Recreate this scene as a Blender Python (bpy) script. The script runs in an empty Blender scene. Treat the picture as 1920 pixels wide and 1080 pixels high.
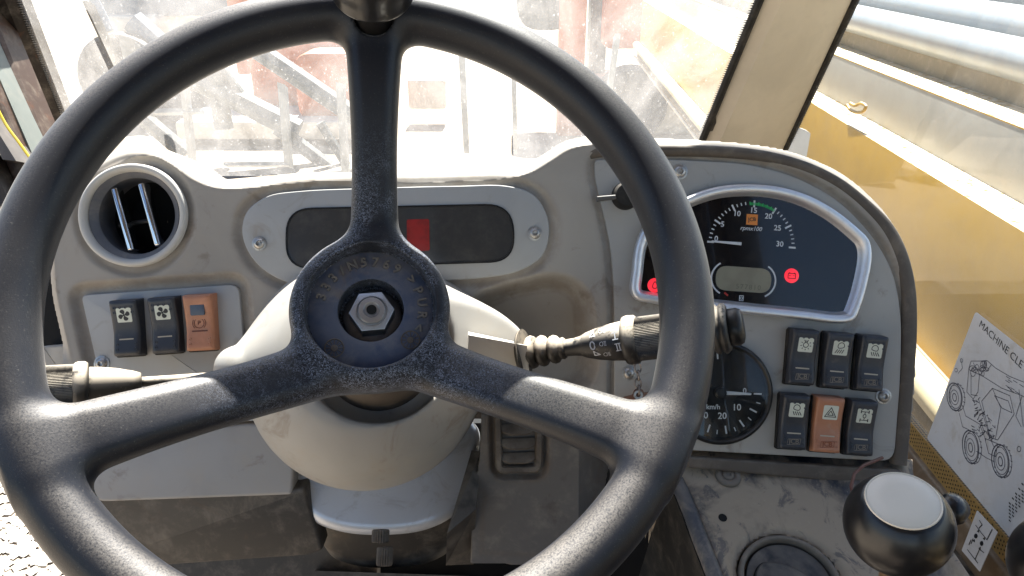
import bpy, math, random
import numpy as np
from mathutils import Vector, Matrix
random.seed(7)
rng = np.random.default_rng(7)
SC = bpy.context.scene
COL = SC.collection
rad = math.radians

# ------------------------------------------------------------------ camera, sky, sun, exposure
PITCH = rad(25.0)
CAMZ = 2.1
F = 1387.0                                    # focal length in photo pixels (1920 wide)
cam_d = bpy.data.cameras.new('camera'); cam = bpy.data.objects.new('camera', cam_d); COL.objects.link(cam)
cam_d.sensor_width = 36.0; cam_d.lens = F / 1920 * 36.0
cam_d.clip_start = 0.02; cam_d.clip_end = 3000
cam.location = (0, 0, CAMZ); cam.rotation_euler = (math.pi / 2 - PITCH, 0, 0)
SC.camera = cam

SUN_EL, SUN_AZ = rad(56.5), rad(3)              # azimuth measured from straight ahead (+Y) towards the right (+X)
w = bpy.data.worlds.new("World"); SC.world = w; w.use_nodes = True
nt = w.node_tree
sky = nt.nodes.new('ShaderNodeTexSky'); sky.sky_type = 'NISHITA'; sky.sun_disc = False
sky.sun_elevation = SUN_EL; sky.sun_rotation = SUN_AZ
sky.dust_density = 1.0; sky.air_density = 1.0; sky.altitude = 0
bg = nt.nodes['Background']; bg.inputs[1].default_value = 0.05
nt.links.new(sky.outputs[0], bg.inputs[0])
sd = bpy.data.lights.new('sun', 'SUN'); sd.energy = 5.0; sd.angle = rad(0.53); sd.color = (1, .97, .92)
sun = bpy.data.objects.new('sun', sd); COL.objects.link(sun)
sdir = Vector((math.sin(SUN_AZ) * math.cos(SUN_EL), math.cos(SUN_AZ) * math.cos(SUN_EL), math.sin(SUN_EL)))
sun.rotation_euler = sdir.to_track_quat('Z', 'Y').to_euler(); sun.location = (0, 5, 12)
SC.view_settings.view_transform = 'Standard'; SC.view_settings.look = 'None'
SC.view_settings.exposure = 2.25; SC.view_settings.gamma = 1.0
SC.cycles.max_bounces = 8; SC.cycles.transparent_max_bounces = 12
SC.cycles.caustics_reflective = False; SC.cycles.caustics_refractive = False
SC.cycles.sample_clamp_indirect = 6.0

# ------------------------------------------------------------------ geometry helpers
FWD = np.array([0, math.cos(PITCH), -math.sin(PITCH)]); UP = np.array([0, math.sin(PITCH), math.cos(PITCH)])
RT = np.array([1., 0, 0]); CP = np.array([0, 0, CAMZ])
def ray(px, py): return FWD + RT * ((px - 960) / F) + UP * ((540 - py) / F)
def at(px, py, d): return CP + ray(px, py) * d                       # point of the place at distance d along the view
def at_x(px, py, x): r = ray(px, py); return CP + r * (x / r[0])
def at_z(px, py, z): r = ray(px, py); return CP + r * ((z - CAMZ) / r[2])
def on_plane(px, py, p0, n):
    r = ray(px, py); return CP + r * (np.dot(np.asarray(p0) - CP, n) / np.dot(r, n))
def frame(o, x, y, z):
    M = Matrix.Identity(4)
    for i, a in enumerate((x, y, z)):
        for k in range(3): M[k][i] = float(a[k])
    for k in range(3): M[k][3] = float(o[k])
    return M
def unit(v): v = np.asarray(v, float); return v / np.linalg.norm(v)

def catmull(pts, closed=True, n=8):
    P = np.asarray(pts, float); N = len(P); out = []
    for i in range(N if closed else N - 1):
        if closed: a, b, c, d = P[(i - 1) % N], P[i], P[(i + 1) % N], P[(i + 2) % N]
        else: a, b, c, d = P[max(i - 1, 0)], P[i], P[i + 1], P[min(i + 2, N - 1)]
        t01 = max(np.linalg.norm(b - a), 1e-6) ** .5; t12 = max(np.linalg.norm(c - b), 1e-6) ** .5; t23 = max(np.linalg.norm(d - c), 1e-6) ** .5
        m1 = (c - b) + t12 * ((b - a) / t01 - (c - a) / (t01 + t12)); m2 = (c - b) + t12 * ((d - c) / t23 - (d - b) / (t12 + t23))
        if np.linalg.norm(b - a) < 1e-6: m1 = c - b
        if np.linalg.norm(d - c) < 1e-6: m2 = c - b
        for k in range(n):
            t = k / n
            out.append((2 * (b - c) + m1 + m2) * t ** 3 + (-3 * (b - c) - 2 * m1 - m2) * t * t + m1 * t + b)
    if not closed: out.append(P[-1])
    return np.array(out)
def rounded(pts, r, n=5):
    """polygon with rounded corners; r a number or one per corner"""
    P = [np.asarray(p, float) for p in pts]; N = len(P); out = []
    for i in range(N):
        rr = r[i] if hasattr(r, '__len__') else r
        a, b, c = P[i - 1], P[i], P[(i + 1) % N]
        u, v = unit(a - b), unit(c - b)
        rr = min(rr, np.linalg.norm(a - b) * .49, np.linalg.norm(c - b) * .49)
        p, q = b + u * rr, b + v * rr
        for k in range(n + 1):
            t = k / n; out.append((1 - t) ** 2 * p + 2 * t * (1 - t) * b + t * t * q)
    return np.array(out)
def area2(P): x, y = P[:, 0], P[:, 1]; return .5 * np.sum(x * np.roll(y, -1) - np.roll(x, -1) * y)
def ccw(P): P = np.asarray(P, float); return P if area2(P) > 0 else P[::-1]
def inset(P, d):
    e = np.roll(P, -1, 0) - P; e /= np.maximum(np.linalg.norm(e, axis=1), 1e-9)[:, None]
    n = np.stack([-e[:, 1], e[:, 0]], 1); m = n + np.roll(n, 1, 0); L = np.linalg.norm(m, axis=1)[:, None]; m = m / np.maximum(L, 1e-6)
    cs = np.clip((m * n).sum(1), .5, 1)[:, None]
    return P + m * d / cs
def sdf_poly(Q, P):
    """signed distance of points Q (N,2) to closed polygon P, positive inside, and the closest point"""
    best = np.full(len(Q), 1e18); cl = np.zeros_like(Q); ins = np.zeros(len(Q), bool)
    x, y = Q[:, 0], Q[:, 1]
    for i in range(len(P)):
        a, b = P[i], P[(i + 1) % len(P)]; e = b - a; L = e @ e
        if L < 1e-14: continue
        t = np.clip(((x - a[0]) * e[0] + (y - a[1]) * e[1]) / L, 0, 1)
        cx, cy = a[0] + t * e[0], a[1] + t * e[1]; d = (x - cx) ** 2 + (y - cy) ** 2
        m = d < best; best[m] = d[m]; cl[m, 0] = cx[m]; cl[m, 1] = cy[m]
        if a[1] != b[1]:
            c = ((a[1] > y) != (b[1] > y)) & (x < (b[0] - a[0]) * (y - a[1]) / (b[1] - a[1]) + a[0]); ins ^= c
    s = np.sqrt(best); return np.where(ins, s, -s), cl
def sstep(a, b, x): t = np.clip((x - a) / (b - a), 0, 1); return t * t * (3 - 2 * t)

class MB:
    """collects shapes into one mesh"""
    def __init__(s): s.v = []; s.f = []; s.n = 0; s.m = []; s.mi = 0
    def add(s, V, Fc, M=None):
        V = np.asarray(V, float).reshape(-1, 3)
        if M is not None:
            A = np.array(M); V = V @ A[:3, :3].T + A[:3, 3]
        s.v.append(V); s.f += [tuple(int(i) + s.n for i in f) for f in Fc]; s.m += [s.mi] * len(Fc); s.n += len(V); return s
    def prism(s, P, z0, z1, bev=0, M=None, back=True, k=3):
        P = ccw(P); rings = [(0, z0)]
        if bev > 0:
            for j in range(k + 1):
                a = j / k * math.pi / 2; rings.append((bev * (1 - math.cos(a)), z1 - bev + bev * math.sin(a)))
        else: rings.append((0, z1))
        V = []; Fc = []; n = len(P)
        for d, z in rings: Q = inset(P, d) if d > 1e-9 else P; V += [(x, y, z) for x, y in Q]
        for r in range(len(rings) - 1):
            for i in range(n): j = (i + 1) % n; Fc.append((r * n + i, r * n + j, (r + 1) * n + j, (r + 1) * n + i))
        Fc.append(tuple((len(rings) - 1) * n + i for i in range(n)))
        if back: Fc.append(tuple(reversed(range(n))))
        return s.add(V, Fc, M)
    def ring(s, Po, Pi, z0, z1, prof=None, M=None):
        """band between two outlines with the same number of points; prof: list of (t across 0..1, z)"""
        prof = prof or [(0, z0), (0, z1), (1, z1), (1, z0)]
        V = []; Fc = []; n = len(Po)
        for t, z in prof: V += [(x, y, z) for x, y in (Po * (1 - t) + Pi * t)]
        for r in range(len(prof) - 1):
            for i in range(n): j = (i + 1) % n; Fc.append((r * n + i, r * n + j, (r + 1) * n + j, (r + 1) * n + i))
        return s.add(V, Fc, M)
    def lathe(s, prof, n=48, M=None, cap=True):
        V = []; Fc = []
        for r, z in prof:
            for i in range(n): a = 2 * math.pi * i / n; V.append((r * math.cos(a), r * math.sin(a), z))
        for k in range(len(prof) - 1):
            for i in range(n): j = (i + 1) % n; Fc.append((k * n + i, k * n + j, (k + 1) * n + j, (k + 1) * n + i))
        if cap:
            if prof[0][0] > 1e-6: Fc.append(tuple(reversed(range(n))))
            if prof[-1][0] > 1e-6: Fc.append(tuple((len(prof) - 1) * n + i for i in range(n)))
        return s.add(V, Fc, M)
    def tube(s, pts, r, n=10, M=None, squash=1.0, cap=True):
        P = np.asarray(pts, float); R = r if hasattr(r, '__len__') else [r] * len(P); V = []; Fc = []
        T = np.gradient(P, axis=0); T /= np.linalg.norm(T, axis=1)[:, None]
        a = np.array([0, 0, 1.]) if abs(T[0][2]) < .9 else np.array([1., 0, 0])
        for i in range(len(P)):
            a = a - T[i] * (a @ T[i]); a /= np.linalg.norm(a); b = np.cross(T[i], a)
            for k in range(n):
                t = 2 * math.pi * k / n; V.append(P[i] + R[i] * (a * math.cos(t) * squash + b * math.sin(t)))
        for i in range(len(P) - 1):
            for k in range(n): j = (k + 1) % n; Fc.append((i * n + k, i * n + j, (i + 1) * n + j, (i + 1) * n + k))
        if cap: Fc.append(tuple(reversed(range(n)))); Fc.append(tuple((len(P) - 1) * n + k for k in range(n)))
        return s.add(V, Fc, M)
    def box(s, a, b, M=None):
        x0, y0, z0 = a; x1, y1, z1 = b
        V = [(x0, y0, z0), (x1, y0, z0), (x1, y1, z0), (x0, y1, z0), (x0, y0, z1), (x1, y0, z1), (x1, y1, z1), (x0, y1, z1)]
        return s.add(V, [(3, 2, 1, 0), (4, 5, 6, 7), (0, 1, 5, 4), (1, 2, 6, 5), (2, 3, 7, 6), (3, 0, 4, 7)], M)
    def loft(s, rings, M=None, cap=True):
        n = len(rings[0]); V = [p for r in rings for p in r]; Fc = []
        for r in range(len(rings) - 1):
            for i in range(n): j = (i + 1) % n; Fc.append((r * n + i, r * n + j, (r + 1) * n + j, (r + 1) * n + i))
        if cap: Fc.append(tuple(reversed(range(n)))); Fc.append(tuple((len(rings) - 1) * n + i for i in range(n)))
        return s.add(V, Fc, M)
    def stroke(s, pts, wd, z=0, closed=False, M=None):
        P = np.asarray(pts, float)
        if closed: P = np.vstack([P, P[:1]])
        for i in range(len(P) - 1):
            a, b = P[i], P[i + 1]; d = b - a; L = np.hypot(*d)
            if L < 1e-9: continue
            d = d / L; n = np.array([-d[1], d[0]]) * wd / 2; e = d * wd * .35 * (1 if len(P) > 2 else 0)
            q = [a - e + n, a - e - n, b + e - n, b + e + n]
            zz = z + i * 1e-7
            s.add([(x, y, zz) for x, y in q], [(0, 1, 2, 3)], M)
        return s
    def build(s, name, mat, parent=None, mw=None, smooth=True, sharp=35):
        me = bpy.data.meshes.new(name); V = np.vstack(s.v)
        me.from_pydata(V.tolist(), [], s.f); 
        ms = mat if isinstance(mat, (list, tuple)) else [mat]
        for m in ms: me.materials.append(m)
        if len(ms) > 1: me.polygons.foreach_set('material_index', s.m)
        me.validate(); me.update()
        if smooth:
            me.polygons.foreach_set('use_smooth', [True] * len(me.polygons))
            if sharp < 180: me.set_sharp_from_angle(angle=rad(sharp))
        o = bpy.data.objects.new(name, me); COL.objects.link(o)
        if mw is not None: o.matrix_world = mw
        if parent is not None: o.parent = parent
        return o
def circ(r, n=32, c=(0, 0), ry=None, a0=0, a1=2 * math.pi):
    ry = ry or r
    full = abs(a1 - a0 - 2 * math.pi) < 1e-6
    t = np.linspace(a0, a1, n, endpoint=not full); return np.stack([c[0] + r * np.cos(t), c[1] + ry * np.sin(t)], 1)
def rrect(cx, cy, wx, wy, r, n=5): return rounded([(cx - wx / 2, cy - wy / 2), (cx + wx / 2, cy - wy / 2), (cx + wx / 2, cy + wy / 2), (cx - wx / 2, cy + wy / 2)], r, n)

def empty(name, M, label=None, cat=None, group=None):
    o = bpy.data.objects.new(name, None); COL.objects.link(o); o.empty_display_size = .02; o.matrix_world = M
    tag(o, label, cat, group); return o
def tag(o, label=None, cat=None, group=None, kind=None):
    if label: o['label'] = label
    if cat: o['category'] = cat
    if group: o['group'] = group
    if kind: o['kind'] = kind
    return o
def text_geo(body, size, M=None, ext=0.0, bold=0.0, space=1.0, shear=0.0, align='CENTER'):
    cu = bpy.data.curves.new('lettering', 'FONT'); cu.body = body; cu.size = size; cu.align_x = align; cu.align_y = 'CENTER'
    cu.extrude = ext; cu.offset = bold; cu.space_character = space; cu.shear = shear; cu.resolution_u = 3
    o = bpy.data.objects.new('lettering', cu); COL.objects.link(o)
    dg = bpy.context.evaluated_depsgraph_get(); me = bpy.data.meshes.new_from_object(o.evaluated_get(dg))
    V = [tuple(v.co) for v in me.vertices]; Fc = [tuple(p.vertices) for p in me.polygons]
    bpy.data.objects.remove(o); bpy.data.curves.remove(cu); bpy.data.meshes.remove(me)
    return V, Fc
def T2(x, y, z=0, a=0, sx=1): return Matrix.Translation((x, y, z)) @ Matrix.Rotation(a, 4, 'Z') @ Matrix.Diagonal((sx, sx, sx, 1))

def surface_nets(fn, lo, hi, h):
    ax = [np.arange(lo[i], hi[i] + h, h) for i in range(3)]
    X, Y, Z = np.meshgrid(*ax, indexing='ij')
    D = fn(X, Y, Z).astype(np.float32); S = D < 0
    nx, ny, nz = D.shape
    c = S[:-1, :-1, :-1].astype(np.int8)
    cnt = np.zeros_like(c)
    for dx in (0, 1):
        for dy in (0, 1):
            for dz in (0, 1): cnt += S[dx:nx - 1 + dx, dy:ny - 1 + dy, dz:nz - 1 + dz]
    act = (cnt > 0) & (cnt < 8); idx = -np.ones(act.shape, np.int64); ids = np.argwhere(act); idx[act] = np.arange(len(ids))
    acc = np.zeros((len(ids), 3)); num = np.zeros(len(ids)); I, J, K = ids.T
    cs = [(a, b, c_) for a in (0, 1) for b in (0, 1) for c_ in (0, 1)]
    for a in cs:
        for d in range(3):
            if a[d] == 1: continue
            b = list(a); b[d] = 1
            da = D[I + a[0], J + a[1], K + a[2]]; db = D[I + b[0], J + b[1], K + b[2]]
            m = (da < 0) != (db < 0); t = np.where(m, da / np.where(m, da - db, 1), 0)
            p = np.tile(np.array(a, float), (len(ids), 1)); p[:, d] += t
            acc[m] += p[m]; num[m] += 1
    V = np.array(lo) + h * (ids + acc / num[:, None])
    Fc = []
    for d in range(3):
        e, g = [(1, 2), (2, 0), (0, 1)][d]
        sl0 = [slice(1, -1)] * 3; sl1 = [slice(1, -1)] * 3
        sl0[d] = slice(0, -1); sl1[d] = slice(1, None)
        A = S[tuple(sl0)]; B = S[tuple(sl1)]
        for flip, m in ((False, A & ~B), (True, ~A & B)):
            q = np.argwhere(m)
            off = np.ones(3, int); off[d] = 0; q = q + off
            def cell(de, dg): r = q.copy(); r[:, e] -= de; r[:, g] -= dg; return idx[r[:, 0], r[:, 1], r[:, 2]]
            quad = np.stack([cell(1, 1), cell(0, 1), cell(0, 0), cell(1, 0)], 1)
            if flip: quad = quad[:, ::-1]
            Fc.append(quad)
    Fc = np.vstack(Fc)
    eps = h * .3
    for _ in range(3):
        d0 = fn(V[:, 0], V[:, 1], V[:, 2]); G = np.stack([(fn(*(V + eps * np.eye(3)[k]).T) - fn(*(V - eps * np.eye(3)[k]).T)) / (2 * eps) for k in range(3)], 1)
        L = np.maximum((G ** 2).sum(1), .05); st = np.clip(d0 / L, -h, h)[:, None] * G; V = V - st * .9
    return V, Fc.tolist()
def smin(a, b, k): h = np.clip(.5 + .5 * (b - a) / k, 0, 1); return b * (1 - h) + a * h - k * h * (1 - h)
def smax(a, b, k): return -smin(-a, -b, k)

# ------------------------------------------------------------------ materials
def srgb(r, g, b):
    c = [x / 255 for x in (r, g, b)]
    return tuple(x / 12.92 if x <= .04045 else ((x + .055) / 1.055) ** 2.4 for x in c) + (1,)
class Mat:
    def __init__(s, name, base, rough=.5, metal=0, spec=.5, coat=0, coat_rough=.05):
        s.m = bpy.data.materials.new(name); s.m.use_nodes = True; s.t = s.m.node_tree; s.p = s.t.nodes['Principled BSDF']
        s.L = s.t.links; s.co = s.t.nodes.new('ShaderNodeTexCoord').outputs['Object']
        s.base = tuple(base[:3]) + (1,); s.p.inputs['Base Color'].default_value = s.base
        s.p.inputs['Roughness'].default_value = rough; s.p.inputs['Metallic'].default_value = metal
        s.p.inputs['Specular IOR Level'].default_value = spec
        if coat: s.p.inputs['Coat Weight'].default_value = coat; s.p.inputs['Coat Roughness'].default_value = coat_rough
        s.col = None; s.rough = None; s.h = None
    def noise(s, scale, detail=4, rough=.55, dist=0, stretch=None):
        n = s.t.nodes.new('ShaderNodeTexNoise'); n.inputs['Scale'].default_value = scale; n.inputs['Detail'].default_value = detail
        n.inputs['Roughness'].default_value = rough; n.inputs['Distortion'].default_value = dist
        co = s.co
        if stretch:
            mp = s.t.nodes.new('ShaderNodeMapping'); mp.inputs['Scale'].default_value = stretch; s.L.new(co, mp.inputs[0]); co = mp.outputs[0]
        s.L.new(co, n.inputs['Vector']); return n.outputs['Fac']
    def voro(s, scale, feature='F1', rand=1):
        n = s.t.nodes.new('ShaderNodeTexVoronoi'); n.feature = feature; n.inputs['Scale'].default_value = scale; n.inputs['Randomness'].default_value = rand
        s.L.new(s.co, n.inputs['Vector']); return n.outputs['Distance']
    def ramp(s, fac, lo, hi, a=0., b=1.):
        n = s.t.nodes.new('ShaderNodeMapRange'); n.inputs['From Min'].default_value = lo; n.inputs['From Max'].default_value = hi
        n.inputs['To Min'].default_value = a; n.inputs['To Max'].default_value = b; n.interpolation_type = 'SMOOTHSTEP'; s.L.new(fac, n.inputs['Value']); return n.outputs['Result']
    def mul(s, a, b, op='MULTIPLY'):
        n = s.t.nodes.new('ShaderNodeMath'); n.operation = op
        for i, x in enumerate((a, b)):
            if isinstance(x, (int, float)): n.inputs[i].default_value = x
            else: s.L.new(x, n.inputs[i])
        return n.outputs[0]
    def upness(s, lo=.2, hi=.9):
        g = s.t.nodes.new('ShaderNodeNewGeometry'); sp = s.t.nodes.new('ShaderNodeSeparateXYZ'); s.L.new(g.outputs['Normal'], sp.inputs[0])
        return s.ramp(sp.outputs['Z'], lo, hi)
    def mix(s, fac, col, strength=1.0, rough=None):
        n = s.t.nodes.new('ShaderNodeMix'); n.data_type = 'RGBA'
        if strength != 1.0: fac = s.mul(fac, strength)
        s.L.new(fac, n.inputs[0])
        if s.col is None: n.inputs[6].default_value = s.base
        else: s.L.new(s.col, n.inputs[6])
        n.inputs[7].default_value = tuple(col[:3]) + (1,); s.col = n.outputs[2]; s.L.new(s.col, s.p.inputs['Base Color'])
        if rough is not None:
            r = s.t.nodes.new('ShaderNodeMix'); s.L.new(fac, r.inputs[0])
            if s.rough is None: r.inputs[2].default_value = s.p.inputs['Roughness'].default_value
            else: s.L.new(s.rough, r.inputs[2])
            r.inputs[3].default_value = rough; s.rough = r.outputs[0]; s.L.new(s.rough, s.p.inputs['Roughness'])
        return s
    def bump(s, fac, dist, strength=1.0):
        b = s.t.nodes.new('ShaderNodeBump'); b.inputs['Distance'].default_value = dist; b.inputs['Strength'].default_value = strength
        s.L.new(fac, b.inputs['Height'])
        if s.h is not None: s.L.new(s.h, b.inputs['Normal'])
        s.h = b.outputs[0]; s.L.new(s.h, s.p.inputs['Normal']); return s
DUST = srgb(172, 160, 144)
def m_plastic(name, c, rough=.55, dust=.3, grain=.00004, stain=None, spec=.4, up=0.25, up_col=None, grime=0):
    m = Mat(name, c, rough, spec=spec)
    m.mix(m.ramp(m.noise(9, 5, .6, .4), .42, .72), tuple(x * .86 for x in c[:3]), .8)
    if stain: m.mix(m.ramp(m.noise(22, 6, .65, 1.2), .56, .70), stain, .45, .8)
    if dust:
        m.mix(m.ramp(m.noise(38, 6, .7, .3), .45, .75), DUST, dust, .85)
        if up: m.mix(m.mul(m.upness(.35, 1), m.ramp(m.noise(60, 4), .3, .6)), up_col or DUST, up, .9)
    if grime:                                                       # dirt packed into the grooves of the moulding
        g = m.t.nodes.new('ShaderNodeNewGeometry'); at_ = m.t.nodes.new('ShaderNodeAttribute'); at_.attribute_name = 'grime'; pt = m.mul(at_.outputs['Fac'], m.ramp(g.outputs['Pointiness'], .470, .4975, 1, 0), 'MAXIMUM')
        m.mix(m.mul(pt, m.ramp(m.noise(45, 5, .7), .30, .62)), srgb(104, 84, 64), grime, .85)
        m.mix(m.ramp(m.noise(170, 6, .75, 2.0, (1, .25, 1)), .66, .72), srgb(96, 84, 72), .35, .8)
    if grain: m.bump(m.noise(1500, 2), grain * 1.0, .5); m.bump(m.noise(160, 3), grain * 2.5, .25)
    return m.m
M_FASCIA = m_plastic('fascia_plastic', srgb(168, 161, 151), .6, .3, .00006, srgb(112, 98, 82), grime=.3)
M_PANEL = m_plastic('panel_plastic', srgb(176, 176, 174), .5, .22, .00004, srgb(140, 122, 100))
M_PANEL_R = m_plastic('grey_panel_plastic', srgb(172, 170, 165), .5, .25, .00004, srgb(112, 96, 78))
M_MOULD = m_plastic('dark_moulding', srgb(92, 84, 76), .55, .25, .00006)
M_KNEE = m_plastic('knee_panel_plastic', srgb(164, 161, 158), .55, .3, .00005, srgb(104, 92, 80))
M_DARK = m_plastic('dusty_black_plastic', srgb(62, 58, 54), .5, .3, .00008, srgb(90, 78, 66))
M_DARKER = m_plastic('console_dark_plastic', srgb(80, 72, 64), .6, .35, .00008, srgb(110, 95, 80))
M_BLACK = m_plastic('clean_black_plastic', srgb(24, 25, 27), .35, .10, .00003, up=.1)
M_RUBBER = m_plastic('black_rubber', srgb(22, 21, 20), .7, .12, .00005, up=.1)
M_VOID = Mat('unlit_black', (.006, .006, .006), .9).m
def m_switch(name, c, dust=.12):
    m = Mat(name, c, .38, spec=.5); m.mix(m.ramp(m.noise(90, 6, .7), .52, .75), DUST, dust, .8); m.mix(m.ramp(m.noise(25, 5, .6, .8), .5, .7), tuple(x * 1.7 + .01 for x in c[:3]), .35)
    m.bump(m.noise(900, 2), .00003, .4); return m.m
M_SW = m_switch('switch_black', srgb(50, 52, 58)); M_SWO = m_switch('switch_orange', srgb(178, 122, 92), .3)
M_WHITE = m_plastic('white_print', srgb(218, 222, 208), .5, .12, 0); M_INK = Mat('black_ink', srgb(22, 24, 32), .5).m
M_CREAM = m_plastic('cream_print', srgb(190, 180, 160), .5, .15, 0)
M_CHROME = Mat('chrome', (.75, .76, .78), .12, 1).m
def m_metal(name, c, rough, dirt=.3, scale=60):
    m = Mat(name, c, rough, 1); m.mix(m.ramp(m.noise(scale, 5, .7), .5, .72), srgb(110, 92, 74), dirt, .75); m.bump(m.noise(400, 3), .00004, .3)
    n = m.t.nodes.new('ShaderNodeMath'); n.operation = 'SUBTRACT'; n.inputs[0].default_value = 1; m.L.new(m.mul(m.ramp(m.noise(scale, 5, .7), .5, .72), dirt), n.inputs[1]); m.L.new(n.outputs[0], m.p.inputs['Metallic']); return m.m
M_STEEL = m_metal('zinc_steel', (.58, .59, .6), .38, .35, 180); M_SCREW = m_metal('screw_steel', (.5, .48, .45), .42, .6, 300)
M_BEZEL = m_metal('brushed_aluminium', (.80, .82, .86), .48, .12, 90)
def m_wheel():
    m = Mat('wheel_plastic', srgb(19, 22, 30), .42, spec=.5); m.p.inputs['Sheen Weight'].default_value = .09; m.p.inputs['Sheen Roughness'].default_value = .45; m.p.inputs['Sheen Tint'].default_value = (.9, .88, .84, 1)  # blue tint of the base is sky reflection put into the colour
    fine = m.noise(1150, 3, .6); m.mix(m.ramp(m.noise(14, 5, .65, .6), .45, .75), srgb(36, 36, 39), .7, .46)
    m.mix(m.ramp(m.noise(700, 4, .7), .58, .74), srgb(150, 144, 134), .16, .8)
    m.mix(m.mul(m.upness(.62, .97), m.ramp(m.noise(900, 4, .75), .30, .62)), srgb(168, 160, 148), .34, .8)   # settled dust, also sunlit brightness put into the colour of upward faces
    # dust, tinted with the sky's blue reflection, worked into a crackled skin on hub and spokes (not on the rim, which hands keep clean)
    sp = m.t.nodes.new('ShaderNodeVectorMath'); sp.operation = 'LENGTH'
    mp = m.t.nodes.new('ShaderNodeMapping'); mp.inputs['Scale'].default_value = (1, 1, 0); m.L.new(m.co, mp.inputs[0]); m.L.new(mp.outputs[0], sp.inputs[0])
    n2 = m.t.nodes.new('ShaderNodeMapRange'); n2.interpolation_type = 'SMOOTHSTEP'
    for k, v in (('From Min', .045), ('From Max', .135), ('To Min', 1.), ('To Max', 0.)): n2.inputs[k].default_value = v
    m.L.new(sp.outputs['Value'], n2.inputs['Value']); near = n2.outputs['Result']
    n3 = m.noise(430, 2, .5, 1.5); line = m.ramp(_absd(m, n3), .0, .05, 1, 0)
    m.mix(m.mul(m.mul(line, near), m.ramp(m.noise(30, 4, .6), .35, .55)), srgb(150, 158, 176), .8, .7)
    # pits and small cracks
    m.mix(m.mul(m.ramp(m.voro(260), .08, .16, 1, 0), m.ramp(m.noise(28, 3), .56, .64)), (.004, .004, .004), .7)
    m.bump(fine, .00013, .7); m.bump(m.noise(2600, 2), .00006, .5); m.bump(m.mul(line, near), -.00008, .5); return m.m
def _absd(m, fac):
    a = m.mul(fac, .5, 'SUBTRACT'); n = m.t.nodes.new('ShaderNodeMath'); n.operation = 'ABSOLUTE'; m.L.new(a, n.inputs[0]); return n.outputs[0]
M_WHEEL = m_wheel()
M_HUBPLATE = m_plastic('hub_plate', srgb(66, 76, 98), .45, .28, .0001, srgb(106, 86, 66))  # black plastic; sky reflection put into the bluish base colour
M_COWL = m_plastic('cowl_plastic', srgb(168, 165, 159), .5, .35, .00005, srgb(128, 112, 94))
M_SILVER = Mat('silver_paint', (.62, .64, .67), .34, .35); M_SILVER.mix(M_SILVER.ramp(M_SILVER.noise(30, 6, .7, 1.), .5, .7), srgb(150, 142, 132), .4, .6); M_SILVER = M_SILVER.m
def m_console():
    m = Mat('console_top', srgb(44, 48, 56), .42); d = srgb(186, 168, 144)
    m.mix(m.ramp(m.noise(11, 7, .62, .5), .36, .52), d, .85, .85)
    m.mix(m.ramp(m.noise(42, 6, .7, .8, (1, .8, 1)), .54, .64), srgb(58, 62, 72), .65, .45)
    m.mix(m.ramp(m.noise(240, 4, .7), .60, .7), srgb(190, 176, 152), .5, .9)
    m.bump(m.noise(700, 3), .00006, .4); return m.m
M_CONSOLE = m_console()
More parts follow.
